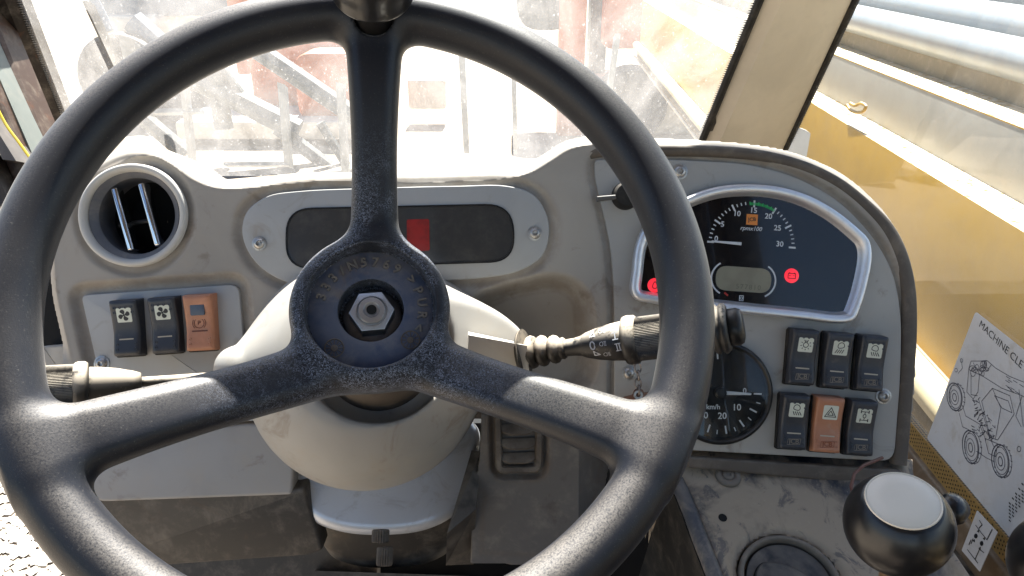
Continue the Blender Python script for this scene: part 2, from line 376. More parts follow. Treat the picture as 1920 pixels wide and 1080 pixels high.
def m_glass(name, veil, col, rough=.02, sc=(9, 300), streak=(1, 1, 1)):
    """window glass: clear pane, with dust that scatters the light falling on it"""
    m = bpy.data.materials.new(name); m.use_nodes = True; t = m.node_tree; t.nodes.clear(); L = t.links
    out = t.nodes.new('ShaderNodeOutputMaterial'); tr = t.nodes.new('ShaderNodeBsdfTransparent'); tr.inputs[0].default_value = (.93, .95, .94, 1)
    tl = t.nodes.new('ShaderNodeBsdfTranslucent'); tl.inputs[0].default_value = col
    df = t.nodes.new('ShaderNodeBsdfDiffuse'); df.inputs[0].default_value = col
    a = t.nodes.new('ShaderNodeMixShader'); a.inputs[0].default_value = .35; L.new(tl.outputs[0], a.inputs[1]); L.new(df.outputs[0], a.inputs[2])
    co = t.nodes.new('ShaderNodeTexCoord'); mp = t.nodes.new('ShaderNodeMapping'); mp.inputs['Scale'].default_value = streak; L.new(co.outputs['Object'], mp.inputs[0])
    n1 = t.nodes.new('ShaderNodeTexNoise'); n1.inputs['Scale'].default_value = sc[0]; n1.inputs['Detail'].default_value = 6; n1.inputs['Roughness'].default_value = .65; n1.inputs['Distortion'].default_value = .6; L.new(mp.outputs[0], n1.inputs['Vector'])
    n2 = t.nodes.new('ShaderNodeTexNoise'); n2.inputs['Scale'].default_value = sc[1]; n2.inputs['Detail'].default_value = 3; L.new(mp.outputs[0], n2.inputs['Vector'])
    r1 = t.nodes.new('ShaderNodeMapRange'); r1.inputs['From Min'].default_value = .3; r1.inputs['From Max'].default_value = .75; r1.inputs['To Min'].default_value = veil * .45; r1.inputs['To Max'].default_value = veil * 1.7; L.new(n1.outputs['Fac'], r1.inputs['Value'])
    r2 = t.nodes.new('ShaderNodeMapRange'); r2.inputs['From Min'].default_value = .62; r2.inputs['From Max'].default_value = .74; r2.inputs['To Min'].default_value = 0; r2.inputs['To Max'].default_value = veil * 1.5; L.new(n2.outputs['Fac'], r2.inputs['Value'])
    ad = t.nodes.new('ShaderNodeMath'); ad.operation = 'ADD'; ad.use_clamp = True; L.new(r1.outputs[0], ad.inputs[0]); L.new(r2.outputs[0], ad.inputs[1])
    mx = t.nodes.new('ShaderNodeMixShader'); L.new(ad.outputs[0], mx.inputs[0]); L.new(tr.outputs[0], mx.inputs[1]); L.new(a.outputs[0], mx.inputs[2])
    gl = t.nodes.new('ShaderNodeBsdfGlossy'); gl.inputs['Roughness'].default_value = rough; lw = t.nodes.new('ShaderNodeLayerWeight'); lw.inputs[0].default_value = .5; pw = t.nodes.new('ShaderNodeMath'); pw.operation = 'POWER'; pw.inputs[1].default_value = 5; L.new(lw.outputs['Facing'], pw.inputs[0])
    fr = t.nodes.new('ShaderNodeMapRange'); fr.inputs['To Min'].default_value = .05; fr.inputs['To Max'].default_value = 1; L.new(pw.outputs[0], fr.inputs['Value'])
    m2 = t.nodes.new('ShaderNodeMixShader'); L.new(fr.outputs[0], m2.inputs[0]); L.new(mx.outputs[0], m2.inputs[1]); L.new(gl.outputs[0], m2.inputs[2]); L.new(m2.outputs[0], out.inputs[0])
    return m
M_WIND = m_glass('dusty_windscreen', .15, (.85, .82, .78, 1), sc=(14, 420), streak=(1.0, 1.0, .35))
M_SIDE = m_glass('dusty_side_glass', .09, (.8, .8, .78, 1), sc=(10, 380))
M_CLEAR = m_glass('gauge_glass', .008, (.7, .68, .65, 1), sc=(40, 500))
def m_emit(name, c, e):
    m = Mat(name, c, .3); m.p.inputs['Emission Color'].default_value = tuple(c[:3]) + (1,); m.p.inputs['Emission Strength'].default_value = e; return m.m

# ------------------------------------------------------------------ the dashboard frame: x right, y up the fascia, z out to the driver
DD = 0.64; S = DD / F
DM = frame(CP + FWD * DD, RT, UP, -FWD)
def dp(px, py): return np.array([(px - 960) * S, (540 - py) * S])
def dps(pts): return np.array([dp(*p) for p in pts])
dash = empty('dashboard', DM, 'beige grey moulded dashboard with round vent, oval display and dark edged gauge panel', 'dashboard')
# ------------------------------------------------------------------ fascia: one moulded skin with pockets
OUT = catmull([(118, 700), (100, 620), (85, 545), (84, 440), (110, 365), (160, 312), (205, 288), (250, 272), (292, 273), (332, 291), (372, 318), (405, 331), (445, 333), (520, 326), (600, 319), (690, 320), (770, 322), (860, 319),
               (940, 315), (985, 305), (1022, 284), (1058, 262), (1100, 252), (1160, 250), (1230, 254), (1330, 259), (1412, 266), (1482, 278), (1542, 299), (1592, 325), (1642, 366), (1680, 411), (1706, 462), (1721, 525), (1722, 610), (1717, 700), (1709, 800),
               (1703, 888)], False, 6)
OUT = np.vstack([OUT, [(1697, 912), (1600, 908), (1450, 893), (1290, 878), (1170, 866), (1150, 900), (1130, 985), (1100, 1064), (882, 1056), (884, 960), (900, 850), (902, 765), (560, 765), (430, 790), (200, 795), (145, 770)]])
OUT = dps(OUT)
VC = dp(252, 404); VR = 92 * S
DISP = dps(catmull([(452, 432), (462, 395), (500, 366), (560, 356), (700, 350), (860, 346), (950, 346), (1000, 362), (1026, 398), (1032, 440), (1018, 482), (975, 510), (920, 522), (760, 532), (600, 537), (540, 532), (490, 505), (462, 470)], True, 5))
SWP = dps(rounded([(146, 551), (448, 530), (470, 770), (196, 770)], [16 * S / S * 1.0, 22, 5, 5]))
RP = dps(rounded([(1111, 296), (1250, 295), (1400, 303), (1490, 326), (1575, 372), (1640, 440), (1680, 510), (1694, 590), (1693, 700), (1680, 869), (1300, 848), (1149, 838), (1149, 560), (1143, 470), (1128, 400), (1112, 335)], [12, 30, 40, 40, 40, 40, 40, 40, 60, 30, 10, 10, 40, 40, 40, 10]))
POC = dps(catmull([(900, 590), (935, 566), (990, 550), (1050, 545), (1078, 565), (1086, 620), (1086, 700), (1000, 740), (900, 740)], True, 5))
LOUV = dps(rounded([(928, 765), (1016, 765), (1014, 884), (932, 886)], 14))
def fascia(part=0):
    step = 2.6 * S
    x0, y0 = OUT.min(0) - step * 5; x1, y1 = OUT.max(0) + step * 5
    xs = np.arange(x0, x1, step); ys = np.arange(y0, y1, step); X, Y = np.meshgrid(xs, ys, indexing='ij'); Q = np.stack([X.ravel(), Y.ravel()], 1)
    s, cl = sdf_poly(Q, OUT); keep = s > -step * 4.2; Wz = np.zeros(len(Q)); P = Q.copy()
    lip = .0095                                                     # rounded and chamfered rim of the skin
    t = np.clip(s, 0, lip) / lip; top = sstep(dp(0, 700)[1], dp(0, 640)[1], Q[:, 1])
    Wz -= top * (1 - t) * lip * .95
    # softly raised cushion between display and gauge panel, sunk centre
    def bump(cx, cy, rx, ry, h):
        c = dp(cx, cy); d = ((Q[:, 0] - c[0]) / (rx * S)) ** 2 + ((Q[:, 1] - c[1]) / (ry * S)) ** 2; return h * np.exp(-d)
    Wz += bump(1080, 420, 60, 170, .004) + bump(360, 430, 60, 100, .002)
    GR = np.zeros(len(Q))
    def pocket(P_, depth, soft, grow=0.0, curve=1):
        m = (Q[:, 0] > P_[:, 0].min() - .03) & (Q[:, 0] < P_[:, 0].max() + .03) & (Q[:, 1] > P_[:, 1].min() - .03) & (Q[:, 1] < P_[:, 1].max() + .03)
        sp, _ = sdf_poly(Q[m], P_); GR[m] = np.maximum(GR[m], sstep(-grow - soft - .004, -grow - soft * .5, sp) * (1 - sstep(-grow + .001, -grow + .004, sp))); r = np.zeros(len(Q)); r[m] = -depth * sstep(-grow - soft, -grow + .0004, sp); return r
    Wz += pocket(DISP, .0035, .0075, .0015); Wz += pocket(SWP, .0060, .008, .003); Wz += pocket(RP, .004, .005, .001)
    Wz += pocket(POC, .026, .016); Wz += pocket(LOUV, .006, .005, .003)
    dv = np.hypot(Q[:, 0] - VC[0], Q[:, 1] - VC[1]); Wz -= .0035 * sstep(VR + .013, VR + .006, dv)
    # the lower centre part falls away from the driver at its right side
    c = dp(1095, 0)[0]; below = sstep(dp(0, 800)[1], dp(0, 900)[1], Q[:, 1])
    Wz -= np.where(Q[:, 1] < dp(0, 780)[1], 1, 0) * np.clip(Q[:, 0] - dp(1085, 0)[0], 0, .03) * 1.1 * sstep(dp(0, 780)[1], dp(0, 850)[1], Q[:, 1])
    o = s < 0; P[o] = cl[o]; Wz[o] += s[o] * 14
    h = dv < VR; u = (Q[h] - VC) / np.maximum(dv[h], 1e-6)[:, None]; P[h] = VC + u * VR; Wz[h] -= (VR - dv[h]) * 14; keep &= dv > VR - step * 4.2
    k2 = keep.reshape(X.shape); q = k2[:-1, :-1] & k2[1:, :-1] & k2[1:, 1:] & k2[:-1, 1:]; ii, jj = np.nonzero(q); n = X.shape[1]
    Fq = np.stack([ii * n + jj, (ii + 1) * n + jj, (ii + 1) * n + jj + 1, ii * n + jj + 1], 1)
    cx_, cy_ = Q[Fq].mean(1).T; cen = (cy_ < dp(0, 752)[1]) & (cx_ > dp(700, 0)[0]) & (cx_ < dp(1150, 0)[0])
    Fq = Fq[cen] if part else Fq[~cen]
    used = np.unique(Fq); mp = -np.ones(len(Q), int); mp[used] = np.arange(len(used))
    GR = np.maximum(GR, sstep(VR + .012, VR + .007, dv) * .8); GR = np.maximum(GR, .5 * sstep(.004, 0, np.abs(s - lip)))
    V = np.column_stack([P[used], Wz[used]]); return MB().add(V, mp[Fq].tolist()), GR[used]
def build_skin(k, name, mat):
    mb_, g_ = fascia(k); o = mb_.build(name, mat, dash, sharp=28)
    if len(o.data.vertices) == len(g_): o.data.attributes.new('grime', 'FLOAT', 'POINT').data.foreach_set('value', g_.astype(np.float32))
    return o
build_skin(0, 'fascia', M_FASCIA)
build_skin(1, 'centre_console', m_plastic('console_face_shaded', srgb(98, 92, 86), .6, .25, .00007, srgb(76, 66, 58), grime=.5))  # fascia skin continued, its deeper shade put into a darker colour

# dark moulding round the gauge panel
def moulding():
    a = catmull([(1100, 290), (1122, 284), (1250, 281), (1402, 288), (1476, 302), (1535, 323), (1583, 350), (1628, 388), (1664, 430), (1688, 480), (1702, 540), (1705, 610), (1700, 700), (1692, 800), (1686, 872)], False, 6)
    m = MB(); n = len(a); T = np.gradient(a, axis=0); T /= np.linalg.norm(T, axis=1)[:, None]; N = np.stack([-T[:, 1], T[:, 0]], 1)
    # section across the band, in photo pixels outwards and metres towards the driver
    sec = [(1.0, -.03), (.97, -.0045), (.8, -.001), (.6, .0012), (2, .0018), (-6, .0010), (-10, -.001), (-12, -.006)]
    V = []; Fc = []
    for x, z in sec:
        for i in range(n):
            ow = 13 + 7 * float(sstep(1600, 1690, a[i][0])); p = a[i] - N[i] * (x * ow if 0 < x <= 1.0 else x); d = dp(*p); V.append((d[0], d[1], z))
    for r in range(len(sec) - 1):
        for i in range(n - 1): Fc.append((r * n + i, r * n + i + 1, (r + 1) * n + i + 1, (r + 1) * n + i))
    m.add(V, Fc); return m
moulding().build('edge_moulding', M_MOULD, dash, sharp=60)
mb = MB().prism(dps(rounded([(1290, 855), (1460, 866), (1688, 880), (1690, 908), (1590, 904), (1440, 890), (1288, 876)], 6)), -.004, .003, .002)
mb.build('lower_moulding', M_MOULD, dash)

def screw(px, py, z=0, r=8.5):
    x, y = dp(px, py); r = r * S; m = MB(); M = T2(x, y, z, random.random() * 6)
    m.lathe([(r * 1.35, 0), (r * 1.35, .0006), (r * 1.05, .0009), (r, .0012), (r * .92, .0022), (r * .7, .0030), (r * .46, .0033)], 24, M, cap=False)
    # hexagon socket
    hx = circ(r * .46, 6); V = [(x_, y_, .0033) for x_, y_ in hx] + [(x_, y_, .0014) for x_, y_ in hx]
    ring = circ(r * .46, 24); m.mi = 0
    m.lathe([(r * .46, .0033), (r * .40, .0032), (r * .38, .0014), (.00001, .0012)], 6, M, cap=False)
    return m.build('screw', M_SCREW, dash)

# ---- round air vent
vent = MB().lathe([(VR - .001, -.004), (VR + .0036, .0005), (VR + .0032, .0040), (VR + .0018, .0052), (VR - .0004, .0052), (VR - .0022, .004), (VR - .0034, .0015), (VR - .0038, -.006)], 72, Matrix.Translation((VC[0], VC[1], 0)) @ Matrix.Diagonal((1.02, .97, 1, 1)), cap=False).build('air_vent', m_plastic('vent_ring_pale', srgb(200, 197, 190), .5, .2, .00004), dash, sharp=50)
tag(vent, 'round vent with pale ring and two chrome louvres')
MV = Matrix.Translation((VC[0], VC[1], 0))
MB().lathe([(VR - .0034, .0010), (VR - .0050, -.0005), (VR - .0075, -.0022), (VR - .0092, -.0045), (VR - .0096, -.03)], 72, MV, cap=False).build('inner_ring', m_plastic('vent_ring_plastic', srgb(96, 98, 104), .5, .3), vent)
MB().lathe([(VR - .0085, -.008), (VR - .010, -.06), (.0001, -.062)], 48, MV, cap=False).build('duct', M_VOID, vent)
for (x0, y0), (x1, y1) in (((207, 350), (240, 470)), ((258, 341), (291, 461))):
    a, b = dp(x0, y0), dp(x1, y1); c = (a + b) / 2; d = unit(b - a); L = np.linalg.norm(b - a); n = np.array([-d[1], d[0]])
    M = frame((c[0], c[1], -.0065), (n[0], n[1], 0), (d[0], d[1], 0), (0, 0, 1))
    if np.linalg.det(np.array(M)[:3, :3]) < 0: M = frame((c[0], c[1], -.0065), (-n[0], -n[1], 0), (d[0], d[1], 0), (0, 0, 1))
    MB().prism(rrect(0, 0, 13 * S, L, 4 * S), -.008, .003, .0022, M).build('louvre', M_CHROME, vent)
x, y = dp(205, 415); MB().tube([(x - .002, y - .002, -.02), (x + .03, y + .003, -.02)], .0022, 8).build('louvre_link', M_BLACK, vent)

# ---- oval display surround
DP_ = inset(ccw(DISP), .0012)
pan = MB().prism(DP_, -.004, .0012, .0010).build('display_panel', M_PANEL, dash)
W1 = dps(rounded([(539, 393), (961, 384), (963, 489), (539, 503)], [46, 52, 44, 46], 8))
MB().ring(inset(ccw(W1), -.0012), inset(ccw(W1), .0006), 0, 0, [(0, .0008), (.1, .0022), (.8, .0022), (1, .0005)]).build('display_rim', M_BLACK, pan)
M_DISP = Mat('smoked_window', srgb(58, 60, 62), .16, coat=.4); M_DISP.mix(M_DISP.ramp(M_DISP.noise(60, 5, .7), .4, .8), srgb(96, 92, 86), .35, .5)
MB().prism(W1, .0002, .0014).build('display_window', M_DISP.m, pan)
M_REDG = Mat('red_display', srgb(112, 38, 38), .25); M_REDG.mix(M_REDG.ramp(M_REDG.noise(90, 2), .35, .65), srgb(74, 34, 34), .8); M_REDG.p.inputs['Emission Color'].default_value = (1, .05, .04, 1); M_REDG.p.inputs['Emission Strength'].default_value = .015
MB().prism(dps(rounded([(763, 412), (805, 411), (806, 470), (764, 472)], 4)), .0012, .00165).build('warning_light', M_REDG.m, pan)
for px, py in ((487, 457), (1003, 438)): screw(px, py, .0012, 10)

# ---- left switch panel
MB().prism(inset(ccw(SWP), .0012), -.007, -.0018, .0010).build('switch_panel', M_PANEL, dash)
screw(189, 682, -.0018, 11)

# ---- gauge panel on the right
RPI = inset(ccw(RP), .0014)
MB().prism(RPI, -.006, -.0004, .0010).build('gauge_panel', M_PANEL_R, dash)
ZP = -.0004
for px, py, r in ((1275, 322, 11), (1657, 743, 11), (1179, 700, 10)): screw(px, py, ZP, r)

# ---- rocker switches
def rocker(px, py, ang, mat, z, wpx=51, hpx=104, icon=None, flip=False, extra=None, label=None, dots=True, iz=(0, .30)):
    W, H = wpx * S, hpx * S; M = T2(*dp(px, py), z, rad(ang))
    n = 12; rings = []
    m = MB()
    def top(y):                                                       # height of the cap along its length
        t = (y / H + .5); return .0095 + (.0045 * (abs(t - .42)) ** 1.3 * 2.0) + (.0015 * (t - .5) if not flip else -.0015 * (t - .5))
    xs = np.concatenate([[-.5, -.5, -.485, -.45, -.40], np.linspace(-.3, .3, 5), [.40, .45, .485, .5, .5]]) * W
    zo = np.array([-99, -.0030, -.0012, -.0004, 0] + [0.0001] * 5 + [0, -.0004, -.0012, -.0030, -99])
    ys = np.concatenate([[-.5, -.5, -.49, -.465], np.linspace(-.42, .42, 17), [.465, .49, .5, .5]]) * H
    yo = np.array([-99, -.0034, -.0014, -.0003] + [0] * 17 + [-.0003, -.0014, -.0034, -99])
    V = []; 
    for j, y in enumerate(ys):
        for i, x in enumerate(xs):
            zz = 0.0 if zo[i] < -9 or yo[j] < -9 else top(y) + zo[i] + yo[j]
            fx = 1 if zz > 0 else 1.03
            V.append((x * fx * (.985 if abs(y) > H * .495 else 1), y * fx, zz))
    nx = len(xs); Fc = [(j * nx + i, j * nx + i + 1, (j + 1) * nx + i + 1, (j + 1) * nx + i) for j in range(len(ys) - 1) for i in range(nx - 1)]
    m.add(V, Fc, M); body = m.build('rocker_switch', mat, dash, sharp=50)
    if label: body['label'] = label
    MB().prism(rrect(-.0008, -.0008, W * 1.06, H * 1.03, .002), -.0001, .0035, .0008, M).build('bezel', M_RUBBER, body)
    def sheet(y0, y1): return max(top(y0), top(y1)) + .00025
    if extra: extra(body, M, W, H, top)
    if icon:
        yc = .23 * H; sz = .0126; za = top(yc) + .0003
        sl = math.atan((top(yc + sz / 2) - top(yc - sz / 2)) / sz)
        MI = M @ Matrix.Translation((0.0004, yc, za)) @ Matrix.Rotation(sl, 4, 'X')
        MB().prism(rrect(0, 0, sz, sz, .0012, 3), -.0006, .00012, 0, MI).build('icon_plate', M_WHITE, body)
        k = MB(); icon(k, MI @ Matrix.Translation((0, 0, .00022)) @ Matrix.Diagonal((sz, sz, 1, 1))); k.build('symbol', M_INK, body, smooth=False)
    if icon:
        yb = -.20 * H; sl = math.atan((top(yb + .001) - top(yb - .001)) / .002)
        MB().prism(rrect(0, 0, W * .52, .0011, .0003, 2), -.0003, .0002, 0, M @ Matrix.Translation((0, yb, top(yb) + .0001)) @ Matrix.Rotation(sl, 4, 'X')).build('index_line', M_CREAM, body)
    if dots:
        d = MB()
        P_ = ([(x, .37) for x in (-.30, -.10, .10, .30)] + [(-.32, .28), (.32, .28)] if icon and mat is not M_SWO else []) + [(-.33, -.29), (.33, -.29), (-.33, -.38), (.33, -.38)]
        for x, y in P_: d.lathe([(.0013, 0), (.0012, .0004), (.0007, .0004), (.0006, .00005), (.00001, 0)], 10, M @ Matrix.Translation((x * W, y * H, top(y * H) + .0001)), cap=False)
        tag(d.build('raised_dots', M_SW if mat is M_SW else mat, body), kind='stuff')
    return body, M, W, H, top
def logo(body, M, W, H, top, mat):
    y = -.345 * H; t = top(y); k = MB()
    k.add(*text_geo('JCB', .0058, bold=.00012, space=.95), M @ Matrix.Translation((0, y, t + .0006)))
    q = np.array([(-.17, -.075), (.15, -.055), (.17, .065), (-.15, .05)]) * np.array([W * 1.5, H * .82]); k.stroke(q, .0004, .0006 + t, True, M @ Matrix.Translation((0, y, 0)))
    tag(k.build('embossed_logo', mat, body, smooth=False), kind='stuff')
M_EMB = m_plastic('embossed_dusty', srgb(128, 120, 108), .6, .2, 0); M_EMBO = m_plastic('embossed_orange', srgb(150, 86, 56), .6, .2, 0)
def i_fan(k, M):
    for a in range(4):
        t = a * math.pi / 2 + .3; c = np.array([math.cos(t), math.sin(t)]); n = np.array([-c[1], c[0]])
        P = [c * .05, c * .2 - n * .13, c * .36 - n * .10, c * .40 + n * .06, c * .30 + n * .18, c * .16 + n * .10]
        k.prism(catmull(P, True, 3), 0, .00006, 0, M, back=False)
    k.prism(circ(.07, 10), 0, .00007, 0, M, back=False)
def i_sun(k, M):
    k.stroke(circ(.17, 16), .05, 0, True, M)
    for a in range(9):
        t = a / 9 * 2 * math.pi + math.pi / 2 + .35; c = np.array([math.cos(t), math.sin(t)]); k.stroke([c * .27, c * .37], .05, 0, False, M)
    k.stroke([(-.06, .17), (-.06, .27), (.06, .27), (.06, .17)], .05, 0, False, M)
def i_lamp(k, M, s=1, tilt=0):
    P = catmull([(-.22, .08), (.14, -.0), (.20, .15), (.12, .32), (-.05, .38), (-.20, .28)], True, 3) * np.array([s, 1]); k.stroke(P, .05, 0, True, M)
    for i in range(4): x = (-.24 + i * .14) * s; k.stroke([(x, -.10), (x - .12 * tilt * (1 + i * .1), -.36)], .055, 0, False, M)
def i_haz(k, M):
    k.stroke([(0, .36), (-.38, -.30), (.38, -.30)], .05, 0, True, M); k.stroke([(0, .12), (-.19, -.18), (.19, -.18)], .05, 0, True, M)
def i_axle(k, M):
    for y in (.3, -.3):
        k.stroke([(-.24, y), (.24, y)], .05, 0, False, M)
        for x in (-.26, .26): k.stroke([(x, y - .11), (x, y + .11)], .07, 0, False, M)
    k.stroke(circ(.10, 10, ry=.13), .05, 0, True, M); k.stroke([(0, .3), (0, .12)], .05, 0, False, M); k.stroke([(0, -.3), (0, -.12)], .05, 0, False, M)
ZS = -.0018
rocker(245, 614, 3.6, M_SW, ZS, icon=i_fan, label='black rocker switch with fan symbol, nearest the left edge')
rocker(316, 609, 4.2, M_SW, ZS, icon=i_fan, label='black rocker switch with fan symbol beside the orange switch')
def p_brake(body, M, W, H, top):
    y = .25 * H; MB().prism(rrect(0, y, W * .50, H * .24, .0015), -.001, top(y) + .0008, .0004, M).build('indicator_lens', Mat('grey_lens', srgb(78, 84, 96), .25).m, body)
    y = -.01 * H; k = MB(); MI = M @ Matrix.Translation((0, y, top(y) + .0006)); k.stroke(circ(.0042, 20), .0005, 0, True, MI)
    k.add(*text_geo('P', .0055), MI)
    for s in (0, math.pi): k.stroke(circ(.0056, 9, a0=s - .8, a1=s + .8), .0005, 0, False, MI)
    k.build('symbol', m_plastic('brown_print', srgb(96, 50, 36), .5, .1, 0), body, smooth=False)
    y = -.15 * H; MB().prism(rrect(0, 0, W * .54, .0011, .0003, 2), -.0003, .0003, 0, M @ Matrix.Translation((0, y, top(y) + .0002))).build('index_line', m_plastic('brown_line', srgb(96, 50, 36), .5, .1, 0), body)
rocker(381, 604, 3.2, M_SWO, ZS, 53, 104, extra=p_brake, label='orange parking brake rocker switch with grey lens')
for px, py, a, ic, lb in ((1498, 668, -4.6, i_sun, 'black rocker switch with light bulb symbol, upper row left'),
                      (1562, 674, -4.8, lambda k, M: i_lamp(k, M, -1, 1.0), 'black rocker switch with lamp beam slanting left, middle of the upper row'),
                      (1625, 679, -5.0, lambda k, M: i_lamp(k, M, 1, -1.0), 'black rocker switch with lamp beam slanting right, upper row beside the moulding'),
                      (1482, 788, -3.6, lambda k, M: i_lamp(k, M, 1, -1.0), 'black rocker switch with lamp symbol, lower row left'),
                      (1606, 799, -4.6, i_axle, 'black rocker switch with axle drive symbol, lower row')):
    b = rocker(px, py, a, M_SW, ZP, 49, 102, icon=ic, label=lb); logo(*b, M_EMB)
b = rocker(1544, 793, -4.2, M_SWO, ZP, 51, 103, icon=i_haz, label='orange hazard warning rocker switch in the lower row'); logo(*b, M_EMBO)

# ---- instrument cluster
BZ = [(1181, 548), (1184, 508), (1190, 462), (1206, 425), (1235, 398), (1285, 370), (1340, 352), (1400, 347), (1455, 352), (1505, 366), (1555, 392), (1600, 427), (1622, 450), (1628, 478), (1620, 530), (1605, 580), (1594, 600), (1570, 606), (1500, 599), (1400, 589), (1300, 578), (1215, 568), (1192, 562)]
BZc = ccw(dps(catmull(BZ, True, 6)))
def resamp(P, n):
    d = np.r_[0, np.cumsum(np.linalg.norm(np.roll(P, -1, 0) - P, axis=1))]; t = np.linspace(0, d[-1], n, endpoint=False); Q = np.vstack([P, P[:1]])
    return np.stack([np.interp(t, d, Q[:, 0]), np.interp(t, d, Q[:, 1])], 1)
BZc = resamp(BZc, 160)
clu = MB().ring(BZc, inset(BZc, 22 * S), 0, 0, [(0, ZP - .001), (.0, .0060), (.10, .0085), (.25, .0095), (.55, .0090), (.70, .0075), (.80, .0050), (.95, .0015), (1, .0008)]).build('instrument_cluster', M_BEZEL, dash, sharp=60)
tag(clu, 'silver framed rev counter cluster with red warning lamps')
INN = inset(BZc, 19 * S)
M_FACE = Mat('dial_black', srgb(13, 14, 18), .09, spec=.6, coat=.5, coat_rough=.03); M_FACE.mix(M_FACE.ramp(M_FACE.noise(70, 5, .7), .5, .85), srgb(70, 64, 58), .22, .4)
MB().prism(INN, -.0005, .0012).build('dial_face', M_FACE.m, clu)
zf = .0014
GC = dp(1408, 459); GM = T2(GC[0], GC[1], zf, rad(-4))
M_TICK = Mat('dial_print', srgb(205, 208, 212), .5).m; M_GREEN = Mat('green_print', srgb(40, 170, 90), .5).m
wt = MB(); gr = MB()
for i in range(31):
    a = math.pi - i / 30 * math.pi; c = np.array([math.cos(a), math.sin(a)]); big = i % 5 == 0
    r1 = 83 * S; r0 = (70 if big else 75) * S
    (gr if 14 <= i <= 20 and not big else wt).stroke([c * r0, c * r1 * (1 if big else .97)], (3.4 if big else 2) * S, 0, False, GM)
for i in range(28): a = math.pi - (14 + i * .22) / 30 * math.pi; c = np.array([math.cos(a), math.sin(a)]); gr.stroke([c * 74 * S, c * 79 * S], 1.2 * S, 1e-5, False, GM)
tag(wt.build('tick_marks', M_TICK, clu, smooth=False), kind='stuff'); tag(gr.build('green_band', M_GREEN, clu, smooth=False), kind='stuff')
for s_, px, py in (('0', 1342, 448), ('5', 1354, 421), ('10', 1381, 401), ('15', 1412, 395), ('20', 1440, 406), ('25', 1457, 428), ('30', 1461, 458)):
    x, y = dp(px, py); MB().add(*text_geo(s_, 14 * S, bold=.00012), T2(x, y, zf, rad(-5))).build('numeral', M_TICK, clu, smooth=False)
x, y = dp(1407, 429); tag(MB().add(*text_geo('rpmx100', 11 * S, bold=.00006, shear=.25), T2(x, y, zf, rad(-4))).build('lettering', M_TICK, clu, smooth=False), kind='stuff')
x, y = dp(1409, 412); MB().prism(rrect(0, 0, 21 * S, 20 * S, .0003), 0, .0001, 0, T2(x, y, zf, rad(-4))).build('logo_plate', Mat('logo_orange', srgb(224, 138, 62), .5).m, clu)
tag(MB().add(*text_geo('JCB', 9.5 * S, bold=.0001), T2(x, y, zf + .0002, rad(-4) + .12)).build('logo_lettering', M_INK, clu, smooth=False), kind='stuff')
x, y = dp(1361, 455); MB().prism(rounded([(-28 * S, -1.5 * S), (28 * S, -3 * S), (28 * S, 3 * S), (-28 * S, 1.5 * S)], .0004), .0004, .0010, .0002, T2(x, y, zf, rad(-5))).build('needle', M_TICK, clu)
x, y = dp(1393, 524); ML = T2(x, y, zf, rad(-4))
M_LCD = Mat('lcd_glass', srgb(142, 138, 118), .3); M_LCD.mix(M_LCD.ramp(M_LCD.noise(60, 4), .4, .7), srgb(118, 112, 96), .5)
MB().prism(rrect(0, 0, 104 * S, 46 * S, 22 * S, 8), 0, .0002, 0, ML).build('lcd_screen', M_LCD.m, clu)
tag(MB().add(*text_geo('577810', 13 * S, bold=.00005, space=1.25), ML @ Matrix.Translation((10 * S, -14 * S, .0003))).build('lcd_digits', Mat('lcd_digit', srgb(112, 108, 90), .5).m, clu, smooth=False), kind='stuff')
sg = MB()
for side in (1, -1):
    for i in range(7):
        a0 = (-62 + i * 17.5); P = circ(33 * S, 4, c=(side * 26 * S, 0), a0=0, a1=0)
        aa = [rad(a0 + k * 4.6) for k in range(4)]; sg.stroke([(side * (28 + 32 * math.cos(a)) * S, 32 * math.sin(a) * S) for a in aa], 3.0 * S, 0, False, ML)
tag(sg.build('gauge_segments', M_TICK, clu, smooth=False), kind='stuff')
M_REDP = Mat('red_print', srgb(190, 50, 36), .5).m
MB().stroke([(-34 * S, -27 * S), (-27 * S, -32 * S)], 3.6 * S, .00001, False, ML).build('low_mark', M_REDP, clu, smooth=False)
x, y = dp(1389, 559); hg = MB().prism(rrect(0, 0, 8.5 * S, 10.5 * S, .0003), 0, .0001, 0, T2(x, y, zf, rad(-4))).build('hour_symbol', M_TICK, clu)
MB().stroke([(-2.6 * S, 3.4 * S), (2.6 * S, 3.4 * S), (-2.6 * S, -3.4 * S), (2.6 * S, -3.4 * S)], 1.1 * S, .0002, True, T2(x, y, zf, rad(-4))).build('hour_glass', M_INK, clu, smooth=False)
M_LAMP = Mat('red_lamp', srgb(225, 30, 42), .3); M_LAMP.p.inputs['Emission Color'].default_value = (1, .035, .06, 1); M_LAMP.p.inputs['Emission Strength'].default_value = .20
M_DRED = Mat('dark_red_print', srgb(70, 8, 14), .5).m
